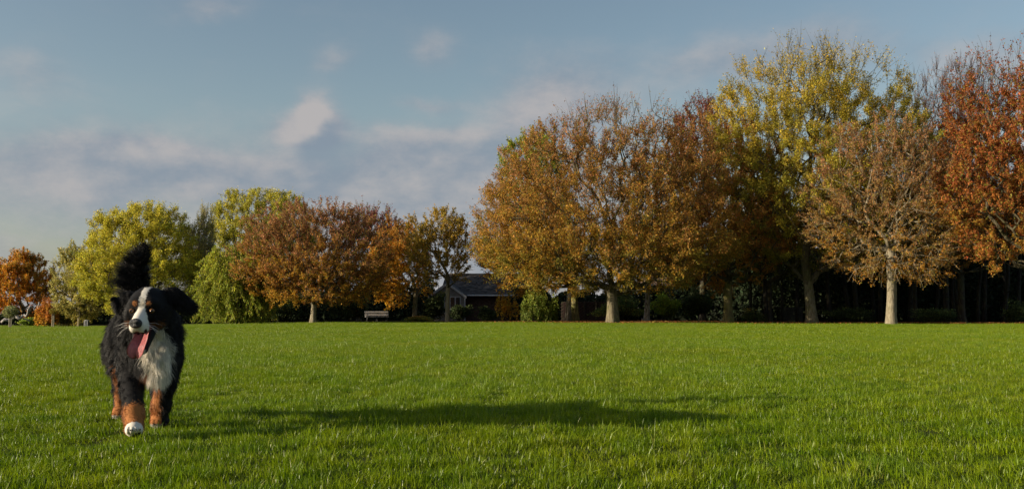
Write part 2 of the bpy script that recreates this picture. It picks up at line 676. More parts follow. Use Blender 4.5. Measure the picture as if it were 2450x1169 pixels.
def leaf_quads(rng, pos, size, elong=1.7, droop=0.25, axis=None):
    """folded diamond leaves, random attitude"""
    n = len(pos)
    d = rng.normal(0, 1, (n, 3))
    d[:, 2] -= droop
    if axis is not None:
        d = d + axis * 1.2
    d = unit(d)
    s = unit(np.cross(d, rng.normal(0, 1, (n, 3))))
    nrm = np.cross(d, s)
    L = (size * rng.uniform(0.65, 1.35, n))[:, None]
    W = L / elong
    V = np.stack([pos - d * L * .5, pos + s * W * .5 + nrm * W * .18 + d * L * 0.05, pos + d * L * .5, pos - s * W * .5 + nrm * W * .18 + d * L * 0.05], 1).reshape(-1, 3)
    F = np.arange(n * 4).reshape(-1, 4)
    return V, F


def leaf_tris(rng, pos, size, elong=1.7, droop=0.25, axis=None):
    V, F = leaf_quads(rng, pos, size, elong, droop, axis)
    Q = V.reshape(-1, 4, 3)
    V = np.stack([(Q[:, 0] * 2 + Q[:, 1]) / 3, Q[:, 2], (Q[:, 0] + Q[:, 3] * 2) / 3], 1).reshape(-1, 3)
    return V, np.arange(len(V)).reshape(-1, 3)


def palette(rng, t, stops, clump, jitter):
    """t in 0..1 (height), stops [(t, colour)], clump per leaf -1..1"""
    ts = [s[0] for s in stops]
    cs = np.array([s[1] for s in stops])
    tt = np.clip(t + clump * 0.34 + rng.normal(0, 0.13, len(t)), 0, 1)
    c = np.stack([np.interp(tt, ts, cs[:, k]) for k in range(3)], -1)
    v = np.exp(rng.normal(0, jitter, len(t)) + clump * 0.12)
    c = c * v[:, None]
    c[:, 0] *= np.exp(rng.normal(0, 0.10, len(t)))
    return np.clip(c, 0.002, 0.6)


def trunk_mesh(rng, h, r, lean=(0, 0), flare=0.5, sides=16, bend=0.05, top_r=0.8, flutes=5):
    nz = 22
    t = np.linspace(0, 1, nz)
    zz = -0.12 + (h + 0.12) * t ** 1.35
    th = np.arange(sides) * 2 * PI / sides
    ph = rng.uniform(0, 2 * PI, 4)
    cxs = lean[0] * t + bend * np.sin(t * 3.1 + ph[0])
    cys = lean[1] * t + bend * np.sin(t * 2.6 + ph[1])
    cxs -= cxs[0]
    cys -= cys[0]
    V = []
    for i in range(nz):
        zf = max(zz[i], 0)
        rr = r * (1 + (top_r - 1) * t[i] ** 0.8)
        fl = flare * math.exp(-zf / (0.42 * r / 0.35))
        lob = 0.5 + 0.5 * np.cos(flutes * th + ph[2])
        rad = rr * (1 + fl * (0.35 + 0.9 * lob) + 0.05 * np.sin(3 * th + ph[3] + zz[i] * 1.7) + 0.04 * np.sin(7 * th + zz[i] * 2.3))
        V.append(np.stack([cxs[i] + rad * np.cos(th), cys[i] + rad * np.sin(th), np.full(sides, zz[i])], -1))
    V = np.concatenate(V)
    k = np.arange(sides)
    F = np.concatenate([np.stack([i * sides + k, i * sides + (k + 1) % sides, (i + 1) * sides + (k + 1) % sides, (i + 1) * sides + k], -1) for i in range(nz - 1)])
    return V, F, np.array([cxs[-1], cys[-1], h])


def crown_points(rng, n, C, rx, ry, rup, rdn, lobes, fill=0.45, gap=0.0, ragged=0.15):
    d = unit(rng.normal(0, 1, (n * 3, 3)))
    r = rng.random(n * 3) ** fill
    L = unit(rng.normal(0, 1, (lobes, 3)))
    dots = d @ L.T
    bump = np.exp(-(1 - dots) / 0.07).max(1)
    d = d / ((np.abs(d) ** 2.5).sum(1) ** (1 / 2.5))[:, None]
    r = r * (1.01 - ragged + ragged * bump)
    keep = rng.random(n * 3) < (1 - gap * (1 - bump))
    d, r = d[keep][:n], r[keep][:n]
    P = d * r[:, None]
    P = P * np.array([rx, ry, 1.0])
    P[:, 2] *= np.where(P[:, 2] > 0, rup, rdn)
    return P + C


def mst(P, root, bf):
    """minimum spanning growth with a path length balance: makes branching limbs"""
    N = len(P)
    Q = np.concatenate([root, P])
    R = len(root)
    par = np.full(R + N, -1)
    path = np.zeros(R + N)
    for i in range(1, R):
        par[i] = i - 1
        path[i] = path[i - 1] + np.linalg.norm(Q[i] - Q[i - 1])
    best = np.full(N, 1e18)
    bp = np.zeros(N, int)
    for i in range(R):
        dd = np.linalg.norm(P - Q[i], axis=1)
        c = dd + bf * (path[i] + dd)
        k = c < best
        best[k] = c[k]
        bp[k] = i
    free = np.ones(N, bool)
    order = []
    for _ in range(N):
        j = int(np.argmin(np.where(free, best, 1e18)))
        free[j] = False
        g = R + j
        par[g] = bp[j]
        dd = np.linalg.norm(Q[g] - Q[par[g]])
        path[g] = path[par[g]] + dd
        order.append(g)
        d2 = np.linalg.norm(P - P[j], axis=1)
        c = d2 + bf * (path[g] + d2)
        k = (c < best) & free
        best[k] = c[k]
        bp[k] = g
    return Q, par, order


LEAF_N, LEAF_S = 2.65, 1.2


def tree(name, label, cat, px, D, seed, crown, trunk_r, fork, stops, leaves, leaf=0.12, nodes=900, bf=0.55, twigs=4, twig_len=(0.35, 0.8),
         bark=None, twig_mat=None, lobes=16, fill=0.37, gap=0.2, weep=0.0, jitter=0.28, up=0.25, lean=0.0, ry=None, flare=0.5, leader=0, group=None,
         tip_r=0.012, leafmat=None, dark_in=0.0, spread=0.05, base_y=None, limb_gain=1.0, bare_top=0.0, flutes=5, fresh=0.16):
    """crown = (centre px, top py, bottom py, half width px, py of the widest level)"""
    leaves, leaf = int(leaves * LEAF_N), leaf * LEAF_S
    rng = np.random.default_rng(seed)
    bx = (px - CX) / FPX * D
    base = np.array([bx, D, gz(bx, D)])
    cpx, tpy, bpy_, hw, wpy = crown
    C = pix(cpx, wpy, D) - base
    rup = pix(cpx, tpy, D)[2] - base[2] - C[2]
    rdn = C[2] - (pix(cpx, bpy_, D)[2] - base[2])
    rx = hw / FPX * D
    ryy = ry if ry is not None else rx * 0.85
    root = empty(name, tuple(base))
    tag(root, label, cat, group)
    fz = pix(px, fork, D)[2] - base[2]
    lx = lean
    V, F, top = trunk_mesh(rng, fz, trunk_r, (lx, 0.0), flare, bend=0.02 + 0.03 * trunk_r, flutes=flutes)
    link('trunk', np_mesh('trunk', V, [F], bark or BARK, None, True), root)
    P = crown_points(rng, nodes, C, rx, ryy, rup * 0.97, rdn * 0.97, lobes, fill, gap)
    roots = [top + np.array([0, 0, -0.15])]
    for i in range(leader):
        roots.append(top + np.array([C[0] * 0.4 * (i + 1) / leader, rng.normal(0, .1), (C[2] + rup * 0.3 - top[2]) * (i + 1) / leader]))
    roots = np.array(roots)
    Q, par, order = mst(P, roots, bf)
    M, R = len(Q), len(roots)
    rad = np.zeros(M)
    acc = np.zeros(M)
    nch = np.zeros(M, int)
    seq = list(range(R)) + order
    for g in reversed(seq):
        rad[g] = max(tip_r, acc[g] ** (1 / 2.3))
        if par[g] >= 0:
            acc[par[g]] += rad[g] ** 2.3
            nch[par[g]] += 1
    rr = rad[0]
    sc = (trunk_r * 0.78 * limb_gain - tip_r) / max(rr - tip_r, 1e-6)
    rad = tip_r + (rad - tip_r) * sc
    e = np.arange(M)[par >= 0]
    p0, p1 = Q[par[e]], Q[e]
    # a limb leaves its parent no thicker than the parent
    r1 = rad[e]
    r0 = np.minimum(rad[par[e]], r1 * 1.35)
    ext = unit(p1 - p0) * (r1 * 0.6)[:, None]
    # bend every edge once for a less straight look
    mid = (p0 + p1) / 2 + rng.normal(0, 0.055, p0.shape) * np.linalg.norm(p1 - p0, axis=1)[:, None]
    mid[:, 2] -= np.linalg.norm(p1 - p0, axis=1) * 0.04
    thick = r1 > 0.035
    VV, FF, nb = [], [], 0
    for msk, sd in ((thick, 7), (~thick, 3)):
        if not msk.any():
            continue
        for a, b, ra, rb in ((p0[msk], mid[msk] + ext[msk] * .5, r0[msk], (r0[msk] + r1[msk]) / 2), (mid[msk], p1[msk] + ext[msk], (r0[msk] + r1[msk]) / 2, r1[msk])):
            v, f = frusta(a, b, ra, rb, sd)
            VV.append(v)
            FF.append(f + nb)
            nb += len(v)
    # fine twigs from the thin nodes
    thin = np.where(rad < max(0.03, tip_r * 2.2))[0]
    thin = thin[thin >= R]
    tn = np.repeat(thin, twigs)
    st = Q[tn]
    out = unit(st - (top + np.array([0, 0, rdn * 0.15])))
    out = out + rng.normal(0, 0.45, out.shape)
    out[:, 2] += up
    if weep > 0:
        out[:, 2] -= weep * 3
    out = unit(out)
    L = rng.uniform(*twig_len, len(tn))
    hfrac = np.clip((st[:, 2] - (C[2] - rdn)) / (rup + rdn), 0, 1)
    if bare_top > 0:
        L = L * (1 + bare_top * sstep(0.75, 1.0, hfrac))
    en = st + out * L[:, None]
    # stay off the ground
    en[:, 2] = np.maximum(en[:, 2], 0.15)
    v, f = frusta(st, en, np.full(len(st), tip_r * 0.75), np.full(len(st), tip_r * 0.3), 3)
    VV.append(v)
    FF.append(f + nb)
    link('branches', np_mesh('branches', np.concatenate(VV), [np.concatenate(FF)], twig_mat or TWIG, None, False), root)
    if leaves > 0:
        # leaves along the twigs, in uneven bunches
        wgt = np.exp(rng.normal(0, 0.7, len(tn)))
        if bare_top > 0:
            wgt *= 1 - 0.9 * sstep(0.72, 1.0, hfrac)
        pick = rng.choice(len(tn), leaves, p=wgt / wgt.sum())
        tpos = rng.beta(1.6, 1.2, leaves)
        pos = st[pick] + (en - st)[pick] * tpos[:, None] + rng.normal(0, spread, (leaves, 3))
        pos[:, 2] = np.maximum(pos[:, 2], 0.05)
        cl = rng.normal(0, 0.6, len(thin))
        idx = {g: i for i, g in enumerate(thin)}
        cn = np.repeat(cl, twigs)[pick]
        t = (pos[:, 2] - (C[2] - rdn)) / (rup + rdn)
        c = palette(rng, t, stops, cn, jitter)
        odd = rng.random(leaves) < fresh + 0.10 * cn
        c[odd] = np.array(OLIVE) * np.exp(rng.normal(0.1, 0.25, (int(odd.sum()), 1)))
        V, F = leaf_tris(rng, pos, leaf, 1.35, droop=0.3 + weep, axis=out[pick] if weep > 0 else None)
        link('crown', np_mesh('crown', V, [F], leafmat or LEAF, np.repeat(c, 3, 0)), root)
    return root


def bush(name, label, cat, px, D, seed, hw, top, n, leaf, cols, mat=None, bottom=None, ry=None, hang=0.0, group=None, stems=10, lobes=9, fill=0.33):
    """a shrub: stems from the ground and a lumpy leaf shell"""
    rng = np.random.default_rng(seed)
    bx = (px - CX) / FPX * D
    base = np.array([bx, D, gz(bx, D)])
    h = pix(px, top, D)[2] - base[2]
    rx = hw / FPX * D
    ryy = ry if ry is not None else min(rx, 2.2)
    root = empty(name, tuple(base))
    tag(root, label, cat, group)
    zb = 0.0 if bottom is None else pix(px, bottom, D)[2] - base[2]
    C = np.array([0, 0, zb + (h - zb) * 0.42])
    P = crown_points(rng, n, C, rx, ryy, (h - C[2]) * 1.1, C[2] - zb, lobes, fill, 0.6, 0.55)
    P[:, :2] += rng.normal(0, 0.12, (len(P), 2))
    if hang > 0:
        # strings of leaves hanging from the outside
        k = rng.integers(0, max(4, n // 40), n)
        heads = crown_points(rng, max(4, n // 40), C, rx, ryy, h - C[2], (C[2] - zb) * 0.4, lobes, 0.25, 0.3)
        P = heads[k] + rng.normal(0, 0.06, (n, 3))
        drop = np.minimum(hang * (0.3 + 0.9 * rng.random(len(heads))), heads[:, 2] * rng.uniform(0.45, 1.0, len(heads)))
        fr = rng.random(n)
        P[:, 2] -= fr * drop[k]
        P[:, :2] += (heads[k, :2] * 0.12) * fr[:, None]
    P[:, 2] = np.maximum(P[:, 2], 0.03 + 0.1 * rng.random(len(P)))
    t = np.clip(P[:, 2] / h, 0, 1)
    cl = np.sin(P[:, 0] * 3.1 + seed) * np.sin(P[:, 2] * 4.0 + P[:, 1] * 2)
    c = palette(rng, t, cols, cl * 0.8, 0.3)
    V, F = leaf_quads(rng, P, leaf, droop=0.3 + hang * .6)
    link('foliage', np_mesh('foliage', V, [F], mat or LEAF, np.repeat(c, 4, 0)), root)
    k = rng.choice(len(P), stems)
    p1 = P[k]
    p0 = np.stack([p1[:, 0] * 0.35, p1[:, 1] * 0.35, np.full(stems, -0.05)], -1)
    mid = (p0 + p1) / 2 + rng.normal(0, 0.08, p0.shape) + np.array([0, 0, 0.1])
    r = np.full(stems, 0.022)
    v1, f1 = frusta(p0, mid, r, r * .7, 5)
    v2, f2 = frusta(mid, p1, r * .7, r * .3, 5)
    link('stems', np_mesh('stems', np.concatenate([v1, v2]), [np.concatenate([f1, f2 + len(v1)])], BARK_DARK), root)['kind'] = 'stuff'
    return root


# leaf colours (linear albedo)
BROWN_RED, BROWN, ORANGE = (0.215, 0.098, 0.038), (0.235, 0.122, 0.030), (0.30, 0.145, 0.018)
AMBER, OLIVE, YELLOW = (0.32, 0.185, 0.018), (0.155, 0.135, 0.020), (0.34, 0.26, 0.025)
YGREEN, GREEN, DEEP = (0.27, 0.255, 0.025), (0.135, 0.175, 0.022), (0.055, 0.085, 0.020)
RUST, RED, WINE = (0.30, 0.085, 0.020), (0.27, 0.045, 0.020), (0.12, 0.028, 0.022)
PALE, DARKEV, PINK = (0.29, 0.26, 0.085), (0.022, 0.034, 0.014), (0.36, 0.16, 0.08)

CHERRY = [(0, OLIVE), (0.12, AMBER), (0.35, (0.26, 0.135, 0.024)), (0.65, BROWN), (1, BROWN_RED)]

# --- right-hand group, front row
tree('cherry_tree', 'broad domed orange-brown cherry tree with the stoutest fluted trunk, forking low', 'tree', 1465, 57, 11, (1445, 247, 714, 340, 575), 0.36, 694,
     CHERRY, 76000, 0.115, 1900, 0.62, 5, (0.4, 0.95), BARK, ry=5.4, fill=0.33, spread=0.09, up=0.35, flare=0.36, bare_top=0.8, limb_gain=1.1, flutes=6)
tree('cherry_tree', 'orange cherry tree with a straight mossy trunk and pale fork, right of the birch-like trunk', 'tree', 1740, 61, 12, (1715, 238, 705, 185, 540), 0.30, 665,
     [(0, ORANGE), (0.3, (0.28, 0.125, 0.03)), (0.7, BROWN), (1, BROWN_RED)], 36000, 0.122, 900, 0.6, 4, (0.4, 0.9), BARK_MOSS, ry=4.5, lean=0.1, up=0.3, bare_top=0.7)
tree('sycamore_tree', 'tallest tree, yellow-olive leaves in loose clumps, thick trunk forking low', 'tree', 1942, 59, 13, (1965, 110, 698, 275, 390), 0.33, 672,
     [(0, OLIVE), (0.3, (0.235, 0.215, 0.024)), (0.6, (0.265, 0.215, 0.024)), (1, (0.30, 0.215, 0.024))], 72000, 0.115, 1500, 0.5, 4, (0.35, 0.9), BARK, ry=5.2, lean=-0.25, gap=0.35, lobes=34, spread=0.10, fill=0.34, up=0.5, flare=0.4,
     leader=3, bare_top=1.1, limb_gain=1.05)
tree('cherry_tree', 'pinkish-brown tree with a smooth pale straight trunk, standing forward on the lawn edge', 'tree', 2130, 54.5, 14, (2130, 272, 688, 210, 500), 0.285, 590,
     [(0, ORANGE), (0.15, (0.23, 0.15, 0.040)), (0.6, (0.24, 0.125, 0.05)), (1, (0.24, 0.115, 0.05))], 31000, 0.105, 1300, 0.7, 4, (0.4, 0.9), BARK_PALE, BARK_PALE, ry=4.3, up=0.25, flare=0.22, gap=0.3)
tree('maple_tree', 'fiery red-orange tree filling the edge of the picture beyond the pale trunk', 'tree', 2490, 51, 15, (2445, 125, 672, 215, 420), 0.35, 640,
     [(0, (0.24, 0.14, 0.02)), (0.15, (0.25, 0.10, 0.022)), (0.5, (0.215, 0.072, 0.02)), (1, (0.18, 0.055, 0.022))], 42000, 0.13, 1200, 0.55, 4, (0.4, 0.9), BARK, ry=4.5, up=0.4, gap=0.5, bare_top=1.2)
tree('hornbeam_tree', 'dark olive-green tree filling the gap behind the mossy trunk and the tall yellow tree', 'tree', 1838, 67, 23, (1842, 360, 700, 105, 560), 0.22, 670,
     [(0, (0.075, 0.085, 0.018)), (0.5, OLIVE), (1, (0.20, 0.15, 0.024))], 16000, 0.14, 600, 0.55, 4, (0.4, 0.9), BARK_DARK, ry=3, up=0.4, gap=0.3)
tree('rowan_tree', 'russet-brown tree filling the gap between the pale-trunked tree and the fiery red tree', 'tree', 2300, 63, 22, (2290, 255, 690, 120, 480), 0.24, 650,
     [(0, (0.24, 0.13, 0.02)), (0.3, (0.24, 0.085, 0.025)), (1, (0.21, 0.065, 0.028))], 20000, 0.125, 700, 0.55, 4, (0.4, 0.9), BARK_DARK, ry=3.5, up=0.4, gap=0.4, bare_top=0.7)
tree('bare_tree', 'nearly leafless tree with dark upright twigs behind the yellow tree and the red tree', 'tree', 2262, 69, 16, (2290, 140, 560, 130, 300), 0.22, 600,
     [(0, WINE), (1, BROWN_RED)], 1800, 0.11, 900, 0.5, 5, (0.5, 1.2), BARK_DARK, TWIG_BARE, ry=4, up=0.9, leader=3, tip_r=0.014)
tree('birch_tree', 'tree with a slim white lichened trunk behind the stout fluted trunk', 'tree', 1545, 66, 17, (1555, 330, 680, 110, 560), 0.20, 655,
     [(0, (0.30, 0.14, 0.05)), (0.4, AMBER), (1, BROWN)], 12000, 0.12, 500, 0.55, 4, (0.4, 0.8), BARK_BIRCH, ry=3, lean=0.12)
tree('cherry_tree', 'amber tree with a mossy ochre trunk close beside the rough dark trunk', 'tree', 1377, 63, 18, (1275, 400, 715, 130, 600), 0.24, 672,
     [(0, AMBER), (0.5, (0.29, 0.14, 0.025)), (1, BROWN)], 17000, 0.12, 600, 0.6, 4, (0.4, 0.9), BARK_MOSS, ry=3.6, lean=-0.05)
tree('rough_barked_tree', 'tree with a rough dark leaning trunk close behind the mossy ochre trunk', 'tree', 1356, 64.2, 19, (1340, 420, 690, 90, 600), 0.23, 660,
     [(0, OLIVE), (0.5, AMBER), (1, BROWN)], 8000, 0.12, 350, 0.6, 4, (0.4, 0.8), BARK_BIRCH, ry=2.5, lean=0.35)
tree('ash_tree', 'bright green tree top showing behind the domed orange-brown cherry', 'tree', 1290, 73, 20, (1275, 312, 640, 92, 430), 0.25, 640,
     [(0, GREEN), (0.6, (0.17, 0.20, 0.02)), (1, (0.22, 0.23, 0.02))], 13000, 0.15, 450, 0.5, 4, (0.4, 0.9), BARK_DARK, ry=3, up=0.5, gap=0.4)
tree('copper_beech_tree', 'dark wine-red tree top between the domed cherry and the tall yellow tree', 'tree', 1680, 74, 21, (1672, 218, 560, 82, 380), 0.25, 620,
     [(0, BROWN_RED), (0.5, (0.17, 0.05, 0.025)), (1, WINE)], 13000, 0.14, 450, 0.5, 4, (0.4, 0.9), BARK_DARK, ry=3, up=0.5, bare_top=0.6)

# --- left-hand group
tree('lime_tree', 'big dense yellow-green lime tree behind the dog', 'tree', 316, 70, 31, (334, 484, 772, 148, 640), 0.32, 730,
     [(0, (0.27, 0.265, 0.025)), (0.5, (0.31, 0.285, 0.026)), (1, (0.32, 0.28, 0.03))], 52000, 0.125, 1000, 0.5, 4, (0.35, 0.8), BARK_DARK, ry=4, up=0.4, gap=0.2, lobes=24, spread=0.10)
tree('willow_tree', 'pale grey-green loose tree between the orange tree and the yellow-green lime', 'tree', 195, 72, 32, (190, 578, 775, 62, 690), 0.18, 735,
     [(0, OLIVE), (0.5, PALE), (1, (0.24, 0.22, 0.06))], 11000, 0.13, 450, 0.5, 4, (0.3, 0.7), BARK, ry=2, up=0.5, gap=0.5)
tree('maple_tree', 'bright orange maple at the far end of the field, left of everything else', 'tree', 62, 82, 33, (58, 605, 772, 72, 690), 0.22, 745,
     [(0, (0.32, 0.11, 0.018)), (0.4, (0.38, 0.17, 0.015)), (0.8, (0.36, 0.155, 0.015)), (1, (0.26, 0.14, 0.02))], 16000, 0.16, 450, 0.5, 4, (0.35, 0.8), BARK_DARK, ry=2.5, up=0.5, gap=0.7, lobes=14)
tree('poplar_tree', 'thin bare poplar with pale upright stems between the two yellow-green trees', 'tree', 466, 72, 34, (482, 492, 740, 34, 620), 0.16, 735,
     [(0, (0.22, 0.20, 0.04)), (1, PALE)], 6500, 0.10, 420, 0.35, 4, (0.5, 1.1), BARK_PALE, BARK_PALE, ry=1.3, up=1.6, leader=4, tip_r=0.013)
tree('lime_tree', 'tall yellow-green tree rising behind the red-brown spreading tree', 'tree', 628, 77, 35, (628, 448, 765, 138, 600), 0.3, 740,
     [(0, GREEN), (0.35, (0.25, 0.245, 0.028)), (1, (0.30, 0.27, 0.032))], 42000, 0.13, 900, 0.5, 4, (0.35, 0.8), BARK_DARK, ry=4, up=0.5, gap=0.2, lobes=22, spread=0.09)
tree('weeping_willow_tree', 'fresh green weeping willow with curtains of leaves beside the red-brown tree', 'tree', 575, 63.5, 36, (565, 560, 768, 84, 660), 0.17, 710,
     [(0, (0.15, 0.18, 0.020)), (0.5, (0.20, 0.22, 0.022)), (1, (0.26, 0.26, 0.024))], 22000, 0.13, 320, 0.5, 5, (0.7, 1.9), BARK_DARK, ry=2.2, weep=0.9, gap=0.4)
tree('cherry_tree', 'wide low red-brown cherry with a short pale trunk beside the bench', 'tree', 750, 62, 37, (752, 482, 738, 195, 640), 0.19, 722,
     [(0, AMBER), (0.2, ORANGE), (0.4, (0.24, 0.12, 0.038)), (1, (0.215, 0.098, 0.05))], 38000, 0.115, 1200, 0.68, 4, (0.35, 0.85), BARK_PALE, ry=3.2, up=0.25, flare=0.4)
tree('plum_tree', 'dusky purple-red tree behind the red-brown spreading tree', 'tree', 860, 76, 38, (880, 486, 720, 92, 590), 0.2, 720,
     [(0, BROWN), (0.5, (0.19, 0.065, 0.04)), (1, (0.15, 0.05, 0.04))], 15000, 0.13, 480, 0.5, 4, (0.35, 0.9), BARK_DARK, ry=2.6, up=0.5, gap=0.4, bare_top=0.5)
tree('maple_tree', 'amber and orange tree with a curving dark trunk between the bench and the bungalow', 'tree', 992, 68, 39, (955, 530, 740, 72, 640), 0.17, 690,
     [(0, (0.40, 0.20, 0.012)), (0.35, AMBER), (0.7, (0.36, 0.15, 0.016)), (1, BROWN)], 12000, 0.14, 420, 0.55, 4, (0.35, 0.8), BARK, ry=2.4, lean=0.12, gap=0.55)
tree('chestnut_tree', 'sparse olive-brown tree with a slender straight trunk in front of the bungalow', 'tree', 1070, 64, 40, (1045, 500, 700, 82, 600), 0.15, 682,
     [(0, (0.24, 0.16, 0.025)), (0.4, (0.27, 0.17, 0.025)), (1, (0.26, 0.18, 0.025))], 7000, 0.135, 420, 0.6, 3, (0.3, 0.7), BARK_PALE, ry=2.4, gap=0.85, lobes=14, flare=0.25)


# ------------------------------------------------------------------ the wood and the shrubs behind the trees
def woodland():
    """dense evergreen mass behind the front trees: reads as one dark wall"""
    rng = np.random.default_rng(77)
    n = 84000
    px = np.concatenate([rng.uniform(-500, 1035, int(n * .30)), rng.uniform(1195, 1640, int(n * .16)), rng.uniform(1640, 3000, n - int(n * .30) - int(n * .16))])
    n = len(px)
    D = 79 + 8 * rng.random(n) - 9.0 * sstep(1640, 1800, px) + 3.5 * (1 - sstep(100, 400, px))
    x = (px - CX) / FPX * D
    top = np.interp(px, [-500, 0, 130, 210, 480, 900, 1035, 1195, 1500, 1640, 1720, 2000, 3000], [1.0, 1.0, 1.6, 2.6, 3.2, 3.6, 3.4, 2.6, 3.0, 3.6, 7.0, 8.5, 9.0])
    top = top * (0.82 + 0.18 * np.sin(x * 1.1) * np.sin(x * 0.37 + 1) + 0.10 * np.sin(x * 3.3))
    z = top * rng.random(n) ** 0.7
    D = D + (z / np.maximum(top, .1)) * 0.8
    pos = np.stack([x, D, z + terrain(x, D)], -1)
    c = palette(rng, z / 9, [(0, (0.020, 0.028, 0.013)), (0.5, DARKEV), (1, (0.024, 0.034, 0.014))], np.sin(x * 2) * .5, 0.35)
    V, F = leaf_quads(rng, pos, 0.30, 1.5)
    # a lumpy inner hedge so that no daylight comes through
    for (a, b, D0) in ((-600, 1040, 88.5), (1195, 1640, 88.5), (1600, 3000, 79.5)):
        xs = np.linspace((a - CX) / FPX * D0, (b - CX) / FPX * D0, 90)
        pxs = xs / D0 * FPX + CX
        tp = np.interp(pxs, [-500, 0, 130, 210, 480, 900, 1035, 1195, 1500, 1640, 1720, 2000, 3000], [1.0, 1.0, 1.5, 2.3, 2.8, 3.1, 2.9, 2.2, 2.6, 3.2, 6.4, 7.6, 8.2])
        tp = tp * (0.85 + 0.15 * np.sin(xs * 1.1) * np.sin(xs * 0.37 + 1))
        rows = 8
        gv = []
        for j in range(rows):
            ff = j / (rows - 1)
            gv.append(np.stack([xs, D0 + 0.5 * np.sin(xs * 2.1 + j * 1.7) + 0.8 * ff, terrain(xs, D0) - 0.1 + tp * ff], -1))
        gv = np.concatenate(gv)
        ii = np.arange(rows - 1)[:, None] * 90 + np.arange(89)[None]
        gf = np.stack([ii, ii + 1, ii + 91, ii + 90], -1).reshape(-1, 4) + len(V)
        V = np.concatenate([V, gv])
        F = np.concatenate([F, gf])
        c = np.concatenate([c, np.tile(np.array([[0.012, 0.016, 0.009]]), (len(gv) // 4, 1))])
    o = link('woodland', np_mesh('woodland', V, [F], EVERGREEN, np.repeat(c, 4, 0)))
    tag(o, 'dark evergreen wood and hedge closing off the back of the field', 'woodland', kind='stuff')


woodland()

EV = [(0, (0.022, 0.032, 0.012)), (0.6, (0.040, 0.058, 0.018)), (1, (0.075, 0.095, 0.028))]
EVG = [(0, (0.08, 0.11, 0.02)), (0.5, (0.17, 0.22, 0.028)), (1, (0.22, 0.27, 0.03))]  # tones raised to put sunlight into hedge leaves the cherry shades
ORG = [(0, AMBER), (0.5, (0.28, 0.12, 0.022)), (1, (0.22, 0.085, 0.03))]

bush('weeping_shrub', 'tall orange and rust weeping shrub beside the pair of bare stakes', 'shrub', 118, 73, 51, 26, 698, 3800, 0.13, ORG, hang=1.0)
bush('weeping_shrub', 'dark green weeping shrub between the rust one and the yellow-green lime', 'shrub', 152, 74, 52, 26, 708, 3200, 0.13, [(0, (0.10, 0.08, 0.02)), (0.6, (0.06, 0.075, 0.018)), (1, (0.07, 0.085, 0.02))], hang=1.1)
bush('weeping_shrub', 'small ochre and green shrub left of the grey litter bin', 'shrub', 184, 75, 53, 18, 722, 2000, 0.12, [(0, AMBER), (0.4, OLIVE), (1, DEEP)], hang=0.9)
bush('laurel_shrub', 'low leafy green shrub under the twisted grey log', 'shrub', 76, 77, 54, 26, 752, 1500, 0.15, EVG)
bush('laurel_shrub', 'dark bush behind the staked young olive tree', 'shrub', 12, 79, 55, 34, 748, 1500, 0.16, EV, EVERGREEN)
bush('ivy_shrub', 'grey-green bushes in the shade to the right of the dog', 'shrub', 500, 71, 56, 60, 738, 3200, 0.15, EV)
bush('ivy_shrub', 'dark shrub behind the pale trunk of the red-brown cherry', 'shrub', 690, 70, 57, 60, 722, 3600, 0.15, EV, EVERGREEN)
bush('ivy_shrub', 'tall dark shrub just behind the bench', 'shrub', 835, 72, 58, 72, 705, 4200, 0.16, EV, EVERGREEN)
bush('low_shrub', 'low olive shrub with reddish leaves between the bench and the slender trunk', 'shrub', 1005, 66.5, 59, 42, 749, 2600, 0.10, [(0, DEEP), (0.5, OLIVE), (1, (0.22, 0.13, 0.04))])
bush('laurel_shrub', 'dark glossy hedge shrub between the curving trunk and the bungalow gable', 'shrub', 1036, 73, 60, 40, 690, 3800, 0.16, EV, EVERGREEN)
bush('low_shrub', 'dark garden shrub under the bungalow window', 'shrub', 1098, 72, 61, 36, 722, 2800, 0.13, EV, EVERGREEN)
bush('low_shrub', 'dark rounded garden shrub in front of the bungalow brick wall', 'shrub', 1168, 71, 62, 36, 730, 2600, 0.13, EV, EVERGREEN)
bush('weeping_shrub', 'bright lime-green weeping shrub under the edge of the domed cherry', 'shrub', 1290, 61.5, 63, 46, 686, 5200, 0.14, [(0, (0.075, 0.095, 0.018)), (0.6, (0.115, 0.14, 0.02)), (1, (0.145, 0.16, 0.022))], hang=1.6)
bush('weeping_shrub', 'amber trailing creeper hanging between the bungalow and the lime-green shrub', 'shrub', 1212, 66.5, 64, 30, 672, 1500, 0.13, [(0, AMBER), (0.6, (0.30, 0.16, 0.02)), (1, OLIVE)], hang=1.5, bottom=750)
bush('privet_shrub', 'dull green hedge behind the stout fluted trunk', 'shrub', 1480, 68.5, 65, 75, 696, 5200, 0.13, [(0, OLIVE), (0.4, DEEP), (1, (0.09, 0.10, 0.025))])
bush('privet_shrub', 'yellow-green hedge shrub with leaves coloured as if sunlit, right of the white lichened trunk', 'shrub', 1592, 67.5, 66, 44, 698, 4800, 0.13, EVG)
bush('laurel_shrub', 'grey-green shaded hedge between the yellow-green shrub and the mossy straight trunk', 'shrub', 1672, 67, 67, 50, 686, 4800, 0.14, EV)
bush('bramble', 'low bramble with a few yellow leaves right of the mossy straight trunk', 'shrub', 1800, 64, 68, 34, 735, 1900, 0.11, [(0, DEEP), (0.6, (0.05, 0.06, 0.018)), (1, (0.20, 0.16, 0.03))])
bush('bramble', 'dark low undergrowth between the forked yellow tree and the smooth pale trunk', 'shrub', 2035, 62.5, 69, 80, 733, 3000, 0.12, EV, EVERGREEN)
bush('bramble', 'leafy low undergrowth right of the smooth pale trunk', 'shrub', 2245, 60, 70, 74, 728, 3000, 0.12, EV)
bush('laurel_shrub', 'rounded dark laurel at the picture edge under the fiery red tree', 'shrub', 2432, 59.5, 71, 36, 716, 2600, 0.13, EV)


